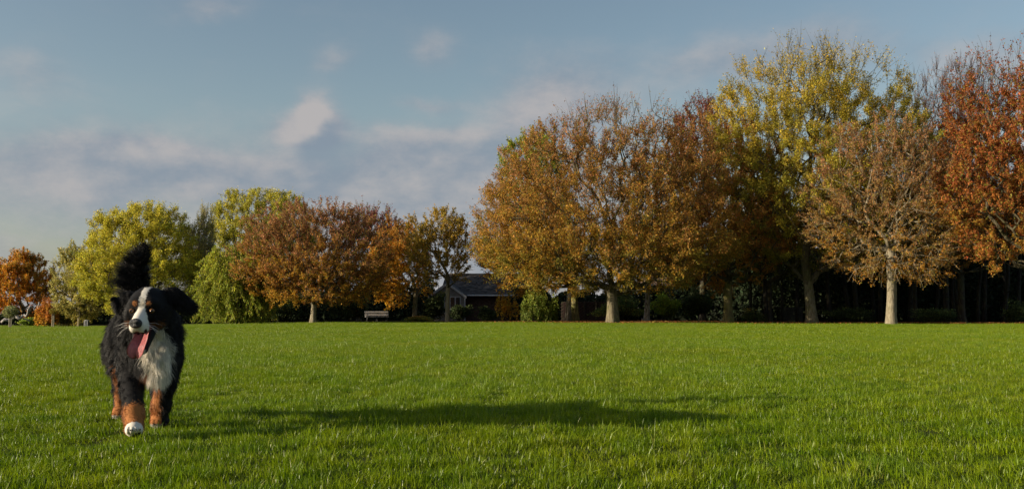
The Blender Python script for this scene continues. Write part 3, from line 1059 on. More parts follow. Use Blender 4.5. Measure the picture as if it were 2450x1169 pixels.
def slim_trunks():
    rng = np.random.default_rng(5)
    protos = []
    for k in range(4):
        h = 7.5 + k * 0.6
        pts = [(0.12 * math.sin(i * 0.9 + k * 2) * i / 4, 0.1 * math.cos(i * 1.1 + k) * i / 4, -0.1 + h * i / 7) for i in range(8)]
        mb = MB().tube(pts, [0.15 - 0.012 * i for i in range(8)], 7)
        for j in range(4):
            z = 2.2 + j * 1.2
            a = rng.uniform(0, 6.28)
            L = rng.uniform(0.5, 1.4)
            q = Vector(pts[int(z / h * 7)])
            mb.tube([q, q + Vector((math.cos(a) * L * .5, math.sin(a) * L * .5, .15 + .2 * j)), q + Vector((math.cos(a) * L, math.sin(a) * L, .1 + .3 * j))], [0.045, 0.03, 0.012], 5)
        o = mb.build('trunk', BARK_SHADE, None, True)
        # a ragged evergreen tuft above
        n = 900
        P = crown_points(rng, n, np.array([0, 0, h - 0.6]), 1.4, 1.4, 1.8, 2.0, 7, 0.5, 0.4)
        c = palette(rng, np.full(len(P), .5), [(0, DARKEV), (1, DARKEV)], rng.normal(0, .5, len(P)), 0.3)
        V, F = leaf_quads(rng, P, 0.30)
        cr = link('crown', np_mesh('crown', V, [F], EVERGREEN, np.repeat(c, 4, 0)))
        protos.append((o, cr))
    used = set()
    for i, (px, D) in enumerate([(1795, 68), (1832, 66), (1868, 69), (1905, 66.5), (1984, 66), (2031, 68), (2049, 65), (2090, 69), (2104, 66), (2176, 66), (2188, 63.5),
                                 (2236, 67), (2279, 64), (2291, 66.5), (2337, 63), (2352, 66), (2397, 63.5), (2404, 66), (2436, 65), (2470, 66)]):
        x = (px - CX) / FPX * D
        r = empty('woodland_tree', (x, D, gz(x, D)), rng.uniform(0, 6.28))
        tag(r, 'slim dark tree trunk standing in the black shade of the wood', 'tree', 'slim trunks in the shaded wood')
        k = i % 4
        for p in protos[k]:
            if k in used:
                q = p.copy()
                COL.objects.link(q)
            else:
                q = p
            q.parent = r
        used.add(k)
        s = rng.uniform(0.75, 1.15)
        r.scale = (s, s, s)
        r.rotation_euler = (rng.normal(0, 0.05), rng.normal(0, 0.06), rng.uniform(0, 6.28))


slim_trunks()

# ------------------------------------------------------------------ bungalow
BRICK = mat_plain('house_brick', (0.085, 0.055, 0.045), 0.9, 0.1, 0.4, 6.0, 0.4, 30)
RENDER_ = mat_plain('gable_render', (0.24, 0.225, 0.21), 0.9, 0.1, 0.25, 3.0)
TILE = mat_plain('roof_tile', (0.062, 0.056, 0.054), 0.75, 0.3, 0.5, 3.0, 0.3, 30)
WHITE = mat_plain('white_paint', (0.42, 0.42, 0.43), 0.5, 0.4, 0.12, 5.0)
GLASS = mat_plain('window_glass', (0.03, 0.035, 0.04), 0.08, 0.6, 0.1, 1.0)


def bungalow():
    D = 82.0
    a = pix(1058, 706, D)
    x0, x1 = a[0], a[0] + 7.2            # gable end at x0, long eaves facing the field
    zg = gz(x0, D)
    ze = pix(1120, 706, D)[2] - zg
    zr = pix(1120, 657, D + 2.6)[2] - zg
    dep = 5.2
    r = empty('bungalow', ((x0 + x1) / 2, D, zg), math.radians(-6))
    tag(r, 'brick bungalow with dark tiled roof and white gable trim behind the trees', 'house')
    hx = (x1 - x0) / 2
    MB().box((0, dep / 2, ze / 2 - 0.1), (2 * hx - 0.5, dep - 0.3, ze + 0.1)).build('wall', BRICK, r)
    # projecting rendered bay at the gable end with its own little roof
    gx = -hx + 0.55
    gw = 1.35
    gh = 0.95
    MB().add([(gx - gw, -0.9, -.2), (gx + gw, -0.9, -.2), (gx + gw, -0.9, ze), (gx, -0.9, ze + gh), (gx - gw, -0.9, ze),
              (gx - gw, 0.4, -.2), (gx + gw, 0.4, -.2), (gx + gw, 0.4, ze), (gx, 0.4, ze + gh), (gx - gw, 0.4, ze)],
             [(0, 1, 2, 3, 4), (9, 8, 7, 6, 5), (0, 5, 6, 1), (1, 6, 7, 2), (4, 9, 5, 0), (2, 7, 8, 3), (3, 8, 9, 4)]).build('gable', RENDER_, r)
    rf = MB()
    # main roof: overlapping courses, each a thin sloping strip
    y0, yr = -0.35, dep / 2
    slope = math.atan2(zr - ze, yr - y0)
    nc = 15
    L = math.hypot(zr - ze, yr - y0)
    for side in (1, -1):
        for k in range(nc):
            t0, t1 = k / nc, (k + 1.25) / nc
            ya, yb = y0 + (yr - y0) * t0, y0 + (yr - y0) * min(t1, 1)
            za, zb = ze + (zr - ze) * t0 + 0.035, ze + (zr - ze) * min(t1, 1) + 0.012
            if side < 0:
                ya, yb = dep - ya, dep - yb
            P = [(-hx - .2, ya, za), (hx + .2, ya, za), (hx + .2, yb, zb), (-hx - .2, yb, zb)]
            P += [(p[0], p[1], p[2] - 0.03) for p in P]
            rf.add(P, [(0, 1, 2, 3), (7, 6, 5, 4), (0, 4, 5, 1), (1, 5, 6, 2), (2, 6, 7, 3), (3, 7, 4, 0)])
    roof = rf.build('roof', TILE, r)
    MB().tube([(-hx - .2, yr, zr + .03), (hx + .2, yr, zr + .03)], 0.09, 8).build('ridge', TILE, roof)
    # loose single tiles lifted proud of the courses
    tile = MB().box((0, 0, 0), (0.26, 0.32, 0.022)).build('tile', TILE, roof)
    rng = random.Random(3)
    for k in range(90):
        c = tile if k == 0 else tile.copy()
        if k:
            COL.objects.link(c)
        t = (rng.randrange(nc) + 0.45) / nc
        c.location = (-hx + rng.random() * 2 * hx, y0 + (yr - y0) * t, ze + (zr - ze) * t + 0.048)
        c.rotation_euler = (slope - 0.02, 0, rng.uniform(-.02, .02))
    # small gable roof slopes and white barge boards
    for s in (-1, 1):
        P = [(gx, -1.05, ze + gh + .06), (gx + s * (gw + .2), -1.05, ze - .08), (gx + s * (gw + .2), 1.4, ze - .08), (gx, 1.4, ze + gh + .06)]
        P += [(p[0], p[1], p[2] + 0.06) for p in P]
        MB().add(P, [(0, 1, 2, 3), (7, 6, 5, 4), (0, 4, 5, 1), (1, 5, 6, 2), (2, 6, 7, 3), (3, 7, 4, 0)]).build('gable_roof', TILE, r)
        b = [(gx, -1.1, ze + gh + .10), (gx + s * (gw + .22), -1.1, ze - .06), (gx + s * (gw + .22), -1.1, ze - .28), (gx, -1.1, ze + gh - .12)]
        b += [(p[0], p[1] + .04, p[2]) for p in b]
        MB().add(b, [(0, 1, 2, 3), (7, 6, 5, 4), (0, 4, 5, 1), (1, 5, 6, 2), (2, 6, 7, 3), (3, 7, 4, 0)]).build('barge_board', WHITE, r)
    MB().tube([(gx + gw + .2, y0 - .06, ze - .02), (hx + .25, y0 - .06, ze - .05)], 0.07, 8).build('gutter', WHITE, r)
    MB().tube([(gx + gw + .12, -0.98, ze - .12), (gx + gw + .08, -0.95, ze - .5), (gx + gw + .08, -0.95, 0)], 0.05, 8).build('downpipe', WHITE, r)
    # bay window of five tall lights
    w = MB().box((gx, -0.94, ze - .78), (2.2, 0.05, 1.36)).build('window', WHITE, r)
    for k in range(5):
        MB().box((gx - .86 + k * .43, -0.97, ze - .78), (0.33, 0.03, 1.2)).build('pane', GLASS, w)
    MB().box((gx, -0.98, ze - 1.49), (2.4, 0.16, 0.06)).build('sill', WHITE, w)
    w = MB().box((1.7, 0.13, ze - .75), (1.2, 0.06, 1.0)).build('window', WHITE, r)
    for k in range(2):
        MB().box((1.4 + k * .6, 0.09, ze - .75), (0.5, 0.03, 0.86)).build('pane', GLASS, w)


bungalow()


def far_house():
    D = 86.0
    p = pix(1612, 705, D)
    zg = gz(p[0], D)
    ze = pix(1612, 682, D)[2] - zg
    zr = pix(1612, 638, D + 3)[2] - zg
    r = empty('house', (p[0] + 1.5, D, zg), math.radians(8))
    tag(r, 'house with a sunlit brown hipped roof glimpsed above the hedge', 'house')
    MB().box((0, 3, ze / 2), (7.6, 6, ze)).build('wall', RENDER_, r)
    T2 = mat_plain('brown_roof_tile', (0.26, 0.17, 0.115), 0.85, 0.15, 0.3, 4.0, 0.3, 25)
    hx, o = 4.1, 0.35
    rf = MB().add([(-hx, -o, ze), (hx, -o, ze), (hx, 6 + o, ze), (-hx, 6 + o, ze), (-hx + 2.6, 3, zr), (hx - 2.6, 3, zr)],
                  [(0, 1, 5, 4), (1, 2, 5), (2, 3, 4, 5), (3, 0, 4), (3, 2, 1, 0)]).build('roof', T2, r)
    MB().tube([(-hx + 2.5, 3, zr + .03), (hx - 2.5, 3, zr + .03)], 0.1, 8).build('ridge', T2, rf)
    MB().tube([(-hx, -o - .05, ze), (hx, -o - .05, ze)], 0.06, 8).build('gutter', WHITE, r)
    w = MB().box((-2.2, -0.03, ze * .55), (1.3, 0.06, 1.0)).build('window', WHITE, r)
    for k in range(2):
        MB().box((-2.5 + k * .6, -0.07, ze * .55), (0.5, 0.03, 0.85)).build('pane', GLASS, w)


far_house()

# ------------------------------------------------------------------ bench, bin, stakes, log, wall and fence
BENCH_WOOD = mat_plain('bench_timber', (0.74, 0.70, 0.66), 0.6, 0.35, 0.25, 5.0, 0.2, 30, stretch=(0.2, 1, 1))
IRON = mat_plain('bench_iron', (0.02, 0.02, 0.02), 0.5, 0.4, 0.2)


def bench():
    D = 68.5
    p = pix(901, 771, D)
    r = empty('park_bench', (p[0], D, gz(p[0], D)), math.radians(16))
    tag(r, 'pale timber park bench with dark iron ends in front of the shaded shrubs', 'bench')
    r.scale = (0.86, 0.86, 0.80)
    W = 1.85
    for k, y in enumerate((-0.42, -0.27, -0.12)):
        MB().box((0, y, 0.46), (W, 0.125, 0.045), None, 0.008).build('seat_slat', BENCH_WOOD, r)
    rot = Matrix.Rotation(math.radians(-14), 3, 'X')
    for k, (y, z) in enumerate(((0.03, 0.62), (0.085, 0.84))):
        MB().box((0, y, z), (W, 0.045, 0.15), rot, 0.008).build('back_slat', BENCH_WOOD, r)
    for x in (-0.78, 0.0, 0.78):
        MB().tube([(x, -0.50, 0.0), (x, -0.46, 0.2), (x, -0.44, 0.42)], 0.025, 6).build('leg', IRON, r)
        MB().tube([(x, 0.10, 0.0), (x, 0.02, 0.4), (x, 0.07, 0.62), (x, 0.14, 0.93)], 0.025, 6).build('leg', IRON, r)
        MB().tube([(x, -0.47, 0.425), (x, 0.02, 0.425)], 0.022, 6).build('seat_rail', IRON, r)
    for x in (-0.78, 0.78):
        MB().tube([(x, -0.46, 0.42), (x, -0.50, 0.60), (x, -0.44, 0.67), (x, -0.1, 0.68), (x, 0.08, 0.66)], 0.022, 6).build('armrest', IRON, r)


bench()
STAKE = mat_plain('stake_timber', (0.40, 0.36, 0.27), 0.8, 0.15, 0.25, 6.0, 0.3, 40, stretch=(1, 1, .15))
RUBBER = mat_plain('rubber_tie', (0.02, 0.02, 0.02), 0.7, 0.2)


def stakes(parent, h, w):
    for s in (-1, 1):
        MB().tube([(s * w, 0, -.1), (s * w * 0.98, 0.01, h * .5), (s * w, 0, h)], [0.034, 0.032, 0.030], 8).build('stake', STAKE, parent)
    MB().box((0, -0.05, h * .88), (2 * w, 0.02, 0.06)).build('tie', RUBBER, parent)


def sapling(px, D, seed, label, top_py, crown_r, cols, n, h, w):
    rng = np.random.default_rng(seed)
    x = (px - CX) / FPX * D
    r = empty('staked_sapling', (x, D, gz(x, D)))
    tag(r, label, 'sapling', 'young trees between stakes')
    stakes(r, h, w)
    zt = pix(px, top_py, D)[2] - gz(x, D)
    MB().tube([(0, 0, -.05), (0.02, 0, zt * .5), (0, 0.02, zt * .95)], [0.035, 0.028, 0.012], 7).build('trunk', BARK, r)
    P = crown_points(rng, n, np.array([0, 0, zt - crown_r]), crown_r, crown_r, crown_r, crown_r * .8, 8, .4, .4)
    c = palette(rng, P[:, 2] / zt, cols, rng.normal(0, .4, len(P)), .3)
    V, F = leaf_quads(rng, P, 0.12)
    link('crown', np_mesh('crown', V, [F], LEAF, np.repeat(c, 4, 0)), r)


sapling(28, 70, 1, 'staked young olive tree with a grey-green round crown, beside the twisted log', 728, 0.55, [(0, (0.10, 0.11, 0.045)), (1, (0.15, 0.16, 0.06))], 900, 1.05, 0.075)
sapling(130, 69, 2, 'young tree between two bare stakes in front of the rust weeping shrub', 735, 0.28, [(0, (0.16, 0.09, 0.03)), (1, OLIVE)], 160, 0.95, 0.06)


def litter_bin():
    D = 70.0
    x = (211 - CX) / FPX * D
    r = empty('litter_bin', (x, D, gz(x, D)))
    tag(r, 'small grey litter bin on two pale posts at the lawn edge', 'litter bin')
    G = mat_plain('bin_grey', (0.10, 0.11, 0.115), 0.5, 0.4, 0.2)
    PG = mat_plain('bin_post', (0.42, 0.42, 0.42), 0.5, 0.4, 0.2)
    for s in (-1, 1):
        MB().tube([(s * .10, -.16, -.1), (s * .10, -.16, .42)], 0.03, 8).build('post', PG, r)
    V = []
    MB().tube([(.02, 0, .04), (.02, 0, .38), (.02, 0, .40)], [0.13, 0.15, 0.15], 14).build('body', G, r)
    MB().tube([(.03, 0, .41), (.03, 0, .44), (.03, 0, .46)], [0.19, 0.19, 0.12], 14).build('lid', PG, r)


litter_bin()


def twisted_log():
    D = 76.0
    r0 = pix(60, 770, D)
    r = empty('twisted_log', (r0[0], D, gz(r0[0], D)))
    tag(r, 'twisted silver-grey dead branch sprawling in front of the orange maple', 'dead branch')
    DW = mat_bark('dead_wood', (0.46, 0.43, 0.40), (0.20, 0.18, 0.16), 0.0)

    def P(px, py, dy=0.0):
        q = pix(px, py, D)
        return Vector((q[0] - r0[0], dy, q[2] - gz(r0[0], D)))
    MB().tube([P(4, 770), P(12, 764, -.1), P(24, 767, .1), P(33, 757, .1), P(42, 757, -.1), P(48, 763, -.2), P(52, 758), P(50, 755, .2), P(54, 753, .25), P(60, 757, .1), P(66, 752), P(70, 742), P(74, 733, .1)],
              [.10, .13, .12, .13, .12, .10, .09, .08, .09, .09, .10, .09, .07], 8).build('trunk', DW, r, True)
    MB().tube([P(66, 752), P(71, 740, -.2), P(73, 734, -.1), P(78, 733, .05), P(81, 738, .1), P(83, 743), P(86, 741), P(90, 736, .1), P(91, 722, .2)], [.08, .08, .07, .07, .07, .08, .08, .08, .05], 8).build('limb', DW, r, True)
    MB().tube([P(83, 743), P(92, 737, -.2), P(99, 735, -.3), P(106, 728, -.2)], [.07, .06, .05, .03], 7).build('limb', DW, r, True)
    MB().tube([P(56, 762), P(62, 764, .2), P(70, 768, .1)], [.06, .06, .05], 7).build('limb', DW, r, True)


twisted_log()


def garden_wall():
    D = 74.0
    x = (1400 - CX) / FPX * D
    r = empty('garden_wall', (x, D, gz(x, D)))
    tag(r, 'old red brick garden wall with two posts in the shade behind the mossy ochre trunk', 'wall')
    me = None
    rng = random.Random(8)
    for row in range(12):
        for k in range(12):
            if me is None:
                o = MB().box((0, 0, 0), (0.28, 0.14, 0.098), None, 0.01).build('brick', BRICK, r)
                me = o.data
            else:
                o = link('brick', me, r)
            o.location = (-1.65 + k * 0.30 + (0.15 if row % 2 else 0), rng.uniform(-.008, .008), 0.06 + row * 0.115)
    MB().box((0, 0.03, 0.70), (3.5, 0.10, 1.4)).build('mortar', BARK_DARK, r)
    for s in (-1, 1):
        MB().box((0.35 + s * .42, -.16, 0.75), (0.09, 0.09, 1.5)).build('post', BARK_DARK, r)


garden_wall()


def slat_fence():
    D = 70.0
    x = (1893 - CX) / FPX * D
    r = empty('slatted_fence', (x, D, gz(x, D)))
    tag(r, 'short weathered slatted fence panel deep in the shade left of the forked trunk', 'fence')
    FW = mat_plain('fence_timber', (0.07, 0.066, 0.062), 0.85, 0.1, 0.3, 6.0)
    for k in range(10):
        MB().box((0, 0, 0.1 + k * .095), (1.5, 0.025, 0.07)).build('slat', FW, r)
    for s in (-1, 1):
        MB().box((s * .72, .06, 0.5), (0.09, 0.09, 1.1)).build('post', FW, r)


slat_fence()


def leaf_litter():
    rng = np.random.default_rng(9)
    n = 22000
    x = np.concatenate([rng.uniform(5, 34, int(n * .75)), rng.normal(7, 5, n - int(n * .75))])
    e = lawn_edge(x)
    y = e + rng.exponential(1.6, n) - 0.7 - np.where(np.arange(n) > n * .75, 4 + rng.normal(0, 2.2, n), 0)
    z = terrain(x, y) + 0.02 + 0.03 * rng.random(n) + np.where(y < e, 0.03, 0.0)
    c = palette(rng, rng.random(n), [(0, (0.22, 0.07, 0.02)), (.4, (0.30, 0.13, 0.04)), (.8, (0.16, 0.07, 0.03)), (1, (0.30, 0.22, 0.05))], rng.normal(0, .3, n), .35)
    V, F = leaf_quads(rng, np.stack([x, y, z], -1), 0.11)
    V[:, 2] = np.repeat(z, 4) + (V[:, 2] - np.repeat(z, 4)) * 0.45
    o = link('fallen_leaves', np_mesh('fallen_leaves', V, [F], LITTER, np.repeat(c, 4, 0)))
    tag(o, 'russet fallen leaves lying along the lawn edge under the trees', 'leaves', kind='stuff')


leaf_litter()


# ------------------------------------------------------------------ the dog
# dog frame: x to the dog's left (picture right), y backwards, z up; the head has its own frame turned and dipped
DOG_D = 5.12
DOG_X = (348 - CX) / FPX * DOG_D
DOG_RZ = math.atan2(-DOG_X, DOG_D)          # frame faces the camera position, the dog walks towards it


def rotm(yaw=0, pitch=0, roll=0):
    return np.array(Matrix.Rotation(yaw, 3, 'Z') @ Matrix.Rotation(pitch, 3, 'X') @ Matrix.Rotation(roll, 3, 'Y'))


HEAD_O = np.array([0.016, -0.285, 0.628])
HEAD_R = rotm(math.radians(-15), math.radians(10))


def H(x, y, z):
    return HEAD_O + HEAD_R @ np.array([x, y, z])


PRIMS = []      # (region, kind, data, blend)


def cone(reg, p0, r0, p1, r1, k=0.03):
    PRIMS.append((reg, 'c', (np.array(p0, float), float(r0), np.array(p1, float), float(r1)), k))


def ell(reg, c, r, R=None, k=0.03):
    PRIMS.append((reg, 'e', (np.array(c, float), np.array(r, float), np.eye(3) if R is None else np.array(R, float)), k))


def sdf(prim, P):
    kind, d = prim[1], prim[2]
    if kind == 'c':
        a, ra, b, rb = d
        ab = b - a
        t = np.clip(((P - a) @ ab) / (ab @ ab), 0, 1)
        return np.linalg.norm(P - (a + t[..., None] * ab), axis=-1) - (ra + (rb - ra) * t)
    c, r, R = d
    q = (P - c) @ R
    k0 = np.linalg.norm(q / r, axis=-1)
    k1 = np.linalg.norm(q / (r * r), axis=-1)
    return k0 * (k0 - 1) / np.maximum(k1, 1e-6)


def dog_prims():
    # trunk of the body
    ell('torso', (0.038, 0.06, 0.470), (0.112, 0.25, 0.152))
    ell('torso', (0.024, 0.34, 0.475), (0.098, 0.28, 0.130))
    ell('rump', (0.000, 0.58, 0.480), (0.092, 0.20, 0.145))
    ell('chest', (0.045, -0.13, 0.400), (0.105, 0.110, 0.140))
    ell('bib', (0.062, -0.170, 0.365), (0.060, 0.068, 0.105))
    ell('ruff', (0.090, -0.10, 0.490), (0.074, 0.10, 0.11))
    ell('ruff', (-0.030, -0.09, 0.490), (0.060, 0.10, 0.11))
    cone('neck', (0.020, -0.20, 0.590), 0.105, (0.01, 0.05, 0.530), 0.150, 0.05)
    # striding fore leg (dog's right)
    ell('fore_r_up', (-0.062, -0.02, 0.40), (0.066, 0.10, 0.14))
    cone('fore_r_up', (-0.062, -0.02, 0.36), 0.062, (-0.052, -0.13, 0.225), 0.050)
    cone('fore_r_low', (-0.052, -0.13, 0.225), 0.048, (-0.036, -0.30, 0.115), 0.041)
    cone('fore_r_low', (-0.036, -0.30, 0.115), 0.044, (-0.034, -0.35, 0.062), 0.040)
    ell('paw_fr', (-0.034, -0.382, 0.044), (0.040, 0.055, 0.031), rotm(0, math.radians(-22)), 0.02)
    for s in (-1.5, -.5, .5, 1.5):
        ell('paw_fr', (-0.034 + s * 0.0175, -0.426 + 0.008 * abs(s), 0.048), (0.0105, 0.024, 0.018), rotm(0, math.radians(-25)), 0.004)
    # trailing fore leg (dog's left)
    ell('fore_l_up', (0.118, 0.0, 0.40), (0.070, 0.10, 0.14))
    cone('fore_l_up', (0.115, 0.02, 0.36), 0.068, (0.108, 0.07, 0.24), 0.052)
    cone('fore_l_low', (0.108, 0.07, 0.24), 0.050, (0.092, 0.10, 0.12), 0.042)
    cone('fore_l_low', (0.092, 0.10, 0.12), 0.042, (0.086, 0.145, 0.05), 0.038)
    ell('paw_fl', (0.086, 0.125, 0.032), (0.046, 0.062, 0.032), None, 0.02)
    for s in (-1.5, -.5, .5, 1.5):
        ell('paw_fl', (0.086 + s * 0.020, 0.080 + 0.008 * abs(s), 0.024), (0.0145, 0.026, 0.020), None, 0.008)
    # hind legs: knee forward, hock back
    for s, nm, kx, py in ((-1, 'r', -0.118, 0.70), (1, 'l', 0.085, 0.46)):
        hx = -0.030 + s * 0.075
        ell('thigh_' + nm, (hx + s * 0.02, 0.56, 0.42), (0.078, 0.13, 0.15), rotm(0, math.radians(15)))
        kn = (kx + 0.006, py - 0.22, 0.30)
        cone('thigh_' + nm, (hx + s * 0.02, 0.56, 0.40), 0.085, kn, 0.060)
        hk = (kx + s * 0.0, py + 0.05, 0.175)
        cone('hind_' + nm, kn, 0.056, hk, 0.038)
        cone('hind_' + nm, hk, 0.038, (kx, py + 0.015, 0.06), 0.034)
        ell('paw_h' + nm, (kx, py - 0.02, 0.032), (0.042, 0.060, 0.032), None, 0.02)
        for q in (-1.5, -.5, .5, 1.5):
            ell('paw_h' + nm, (kx + q * 0.018, py - 0.068 + 0.008 * abs(q), 0.024), (0.0135, 0.024, 0.019), None, 0.008)
    # tail carried high
    tp = [(-0.030, 0.69, 0.56), (-0.036, 0.77, 0.65), (-0.050, 0.77, 0.74), (-0.052, 0.73, 0.83), (-0.028, 0.69, 0.91), (-0.006, 0.68, 0.965)]
    tr = [0.055, 0.042, 0.044, 0.046, 0.034, 0.020]
    for i in range(5):
        cone('tail', tp[i], tr[i], tp[i + 1], tr[i + 1])
    # head
    ell('skull', H(0, 0.0, 0.004), (0.088, 0.108, 0.082), HEAD_R)
    for s in (-1, 1):
        ell('cheek', H(s * 0.052, -0.015, -0.045), (0.050, 0.078, 0.062), HEAD_R)
        ell('brow', H(s * 0.036, -0.082, 0.024), (0.032, 0.030, 0.024), HEAD_R, 0.025)
        ell('muzzle', H(s * 0.0205, -0.162, -0.078), (0.0235, 0.044, 0.031), HEAD_R, 0.018)
    cone('muzzle', H(0, -0.085, -0.026), 0.037, H(0, -0.180, -0.052), 0.031, 0.022)
    ell('muzzle', H(0, -0.197, -0.058), (0.029, 0.021, 0.024), HEAD_R, 0.015)
    # lower jaw, wide open
    for s in (-1, 1):
        cone('jaw', H(s * 0.036, -0.045, -0.085), 0.026, H(s * 0.019, -0.165, -0.183), 0.017, 0.012)
    ell('jaw', H(0, -0.165, -0.186), (0.032, 0.026, 0.018), HEAD_R @ rotm(0, math.radians(38)), 0.012)
    ell('jaw', H(0, -0.10, -0.150), (0.034, 0.075, 0.018), HEAD_R @ rotm(0, math.radians(38)), 0.015)
    # ears flung out to the sides
    e1 = HEAD_R @ rotm(math.radians(12), 0, math.radians(18))
    ell('ear', H(0.108, 0.040, 0.040), (0.056, 0.022, 0.042), e1, 0.02)
    ell('ear', H(0.145, 0.052, 0.006), (0.050, 0.015, 0.042), e1, 0.02)
    ell('ear', H(0.182, 0.060, -0.016), (0.036, 0.012, 0.024), e1, 0.02)
    e2 = HEAD_R @ rotm(math.radians(-12), 0, math.radians(-28))
    ell('ear', H(-0.100, 0.040, 0.020), (0.045, 0.022, 0.042), e2, 0.02)
    ell('ear', H(-0.128, 0.045, -0.010), (0.040, 0.015, 0.042), e2, 0.02)
    ell('ear', H(-0.160, 0.040, 0.004), (0.014, 0.011, 0.036), HEAD_R @ rotm(0, 0, math.radians(-20)), 0.015)


dog_prims()
CUTS = [('e', (H(0.046, -0.116, -0.008), np.array([0.017, 0.016, 0.013]), HEAD_R)), ('e', (H(-0.046, -0.116, -0.008), np.array([0.017, 0.016, 0.013]), HEAD_R))]


def surface_nets(cell=0.0065):
    lo = np.array([-0.36, -0.62, -0.01])
    hi = np.array([0.36, 0.98, 1.04])
    n = np.ceil((hi - lo) / cell).astype(int) + 1
    G = np.full(n, 0.12, np.float32)
    ax = [lo[i] + np.arange(n[i]) * cell for i in range(3)]
    for pr in PRIMS:
        if pr[1] == 'c':
            a, ra, b, rb = pr[2]
            mn, mx = np.minimum(a - ra, b - rb), np.maximum(a + ra, b + rb)
        else:
            c, r, R = pr[2]
            e = np.sqrt(((R * r) ** 2).sum(1))
            mn, mx = c - e, c + e
        k = pr[3]
        i0 = np.clip(np.floor((mn - 0.05 - lo) / cell).astype(int), 0, n - 1)
        i1 = np.clip(np.ceil((mx + 0.05 - lo) / cell).astype(int) + 1, 1, n)
        sl = tuple(slice(i0[q], i1[q]) for q in range(3))
        P = np.stack(np.meshgrid(*(ax[q][sl[q]] for q in range(3)), indexing='ij'), -1)
        d = sdf(pr, P)
        g = G[sl]
        h = np.maximum(k - np.abs(g - d), 0) / k
        G[sl] = np.minimum(g, d) - h * h * k * 0.25
    for kind, dat in CUTS:
        c, r, R = dat
        i0 = np.floor((c - 0.05 - lo) / cell).astype(int)
        i1 = np.ceil((c + 0.05 - lo) / cell).astype(int)
        sl = tuple(slice(i0[q], i1[q]) for q in range(3))
        P = np.stack(np.meshgrid(*(ax[q][sl[q]] for q in range(3)), indexing='ij'), -1)
        G[sl] = np.maximum(G[sl], -sdf((None, 'e', dat), P))
    # naive surface nets
    ins = G < 0
    nx, ny, nz = n
    corners = [(i, j, k) for i in (0, 1) for j in (0, 1) for k in (0, 1)]
    cnt = sum(ins[i:nx - 1 + i, j:ny - 1 + j, k:nz - 1 + k].astype(np.int8) for i, j, k in corners)
    act = (cnt > 0) & (cnt < 8)
    cells = np.argwhere(act)
    vid = np.full(act.shape, -1)
    vid[act] = np.arange(len(cells))
    acc = np.zeros((len(cells), 3))
    num = np.zeros(len(cells))
    for a in range(8):
        for b in range(a + 1, 8):
            ca, cb = np.array(corners[a]), np.array(corners[b])
            if np.abs(ca - cb).sum() != 1:
                continue
            ga = G[tuple((cells + ca).T)]
            gb = G[tuple((cells + cb).T)]
            m = (ga < 0) != (gb < 0)
            t = np.where(m, ga / np.where(m, ga - gb, 1), 0)
            acc += np.where(m[:, None], ca + (cb - ca) * t[:, None], 0)
            num += m
    V = lo + (cells + acc / num[:, None]) * cell
    F = []
    for d in range(3):
        u, v = (d + 1) % 3, (d + 2) % 3
        s0 = [slice(None)] * 3
        s1 = [slice(None)] * 3
        s0[d], s1[d] = slice(0, -1), slice(1, None)
        A, B = ins[tuple(s0)], ins[tuple(s1)]
        E = np.argwhere(A != B)
        E = E[(E[:, u] > 0) & (E[:, v] > 0) & (E[:, u] < n[u] - 1) & (E[:, v] < n[v] - 1)]
        fl = A[tuple(E.T)]
        eu, ev = np.eye(3, dtype=int)[u], np.eye(3, dtype=int)[v]
        q = np.stack([vid[tuple((E - eu - ev).T)], vid[tuple((E - ev).T)], vid[tuple(E.T)], vid[tuple((E - eu).T)]], -1)
        F.append(np.where(fl[:, None], q, q[:, ::-1]))
    return V, np.concatenate(F)


BLACK, WHITEF, TANF, MOUTH, PINKT = (np.array(c) for c in ((0.008, 0.0075, 0.0078), (0.68, 0.63, 0.54), (0.345, 0.135, 0.042), (0.035, 0.012, 0.012), (0.50, 0.13, 0.13)))


def dog_regions(P):
    D = np.stack([sdf(p, P) for p in PRIMS], 0)
    return np.array([p[0] for p in PRIMS])[D.argmin(0)]


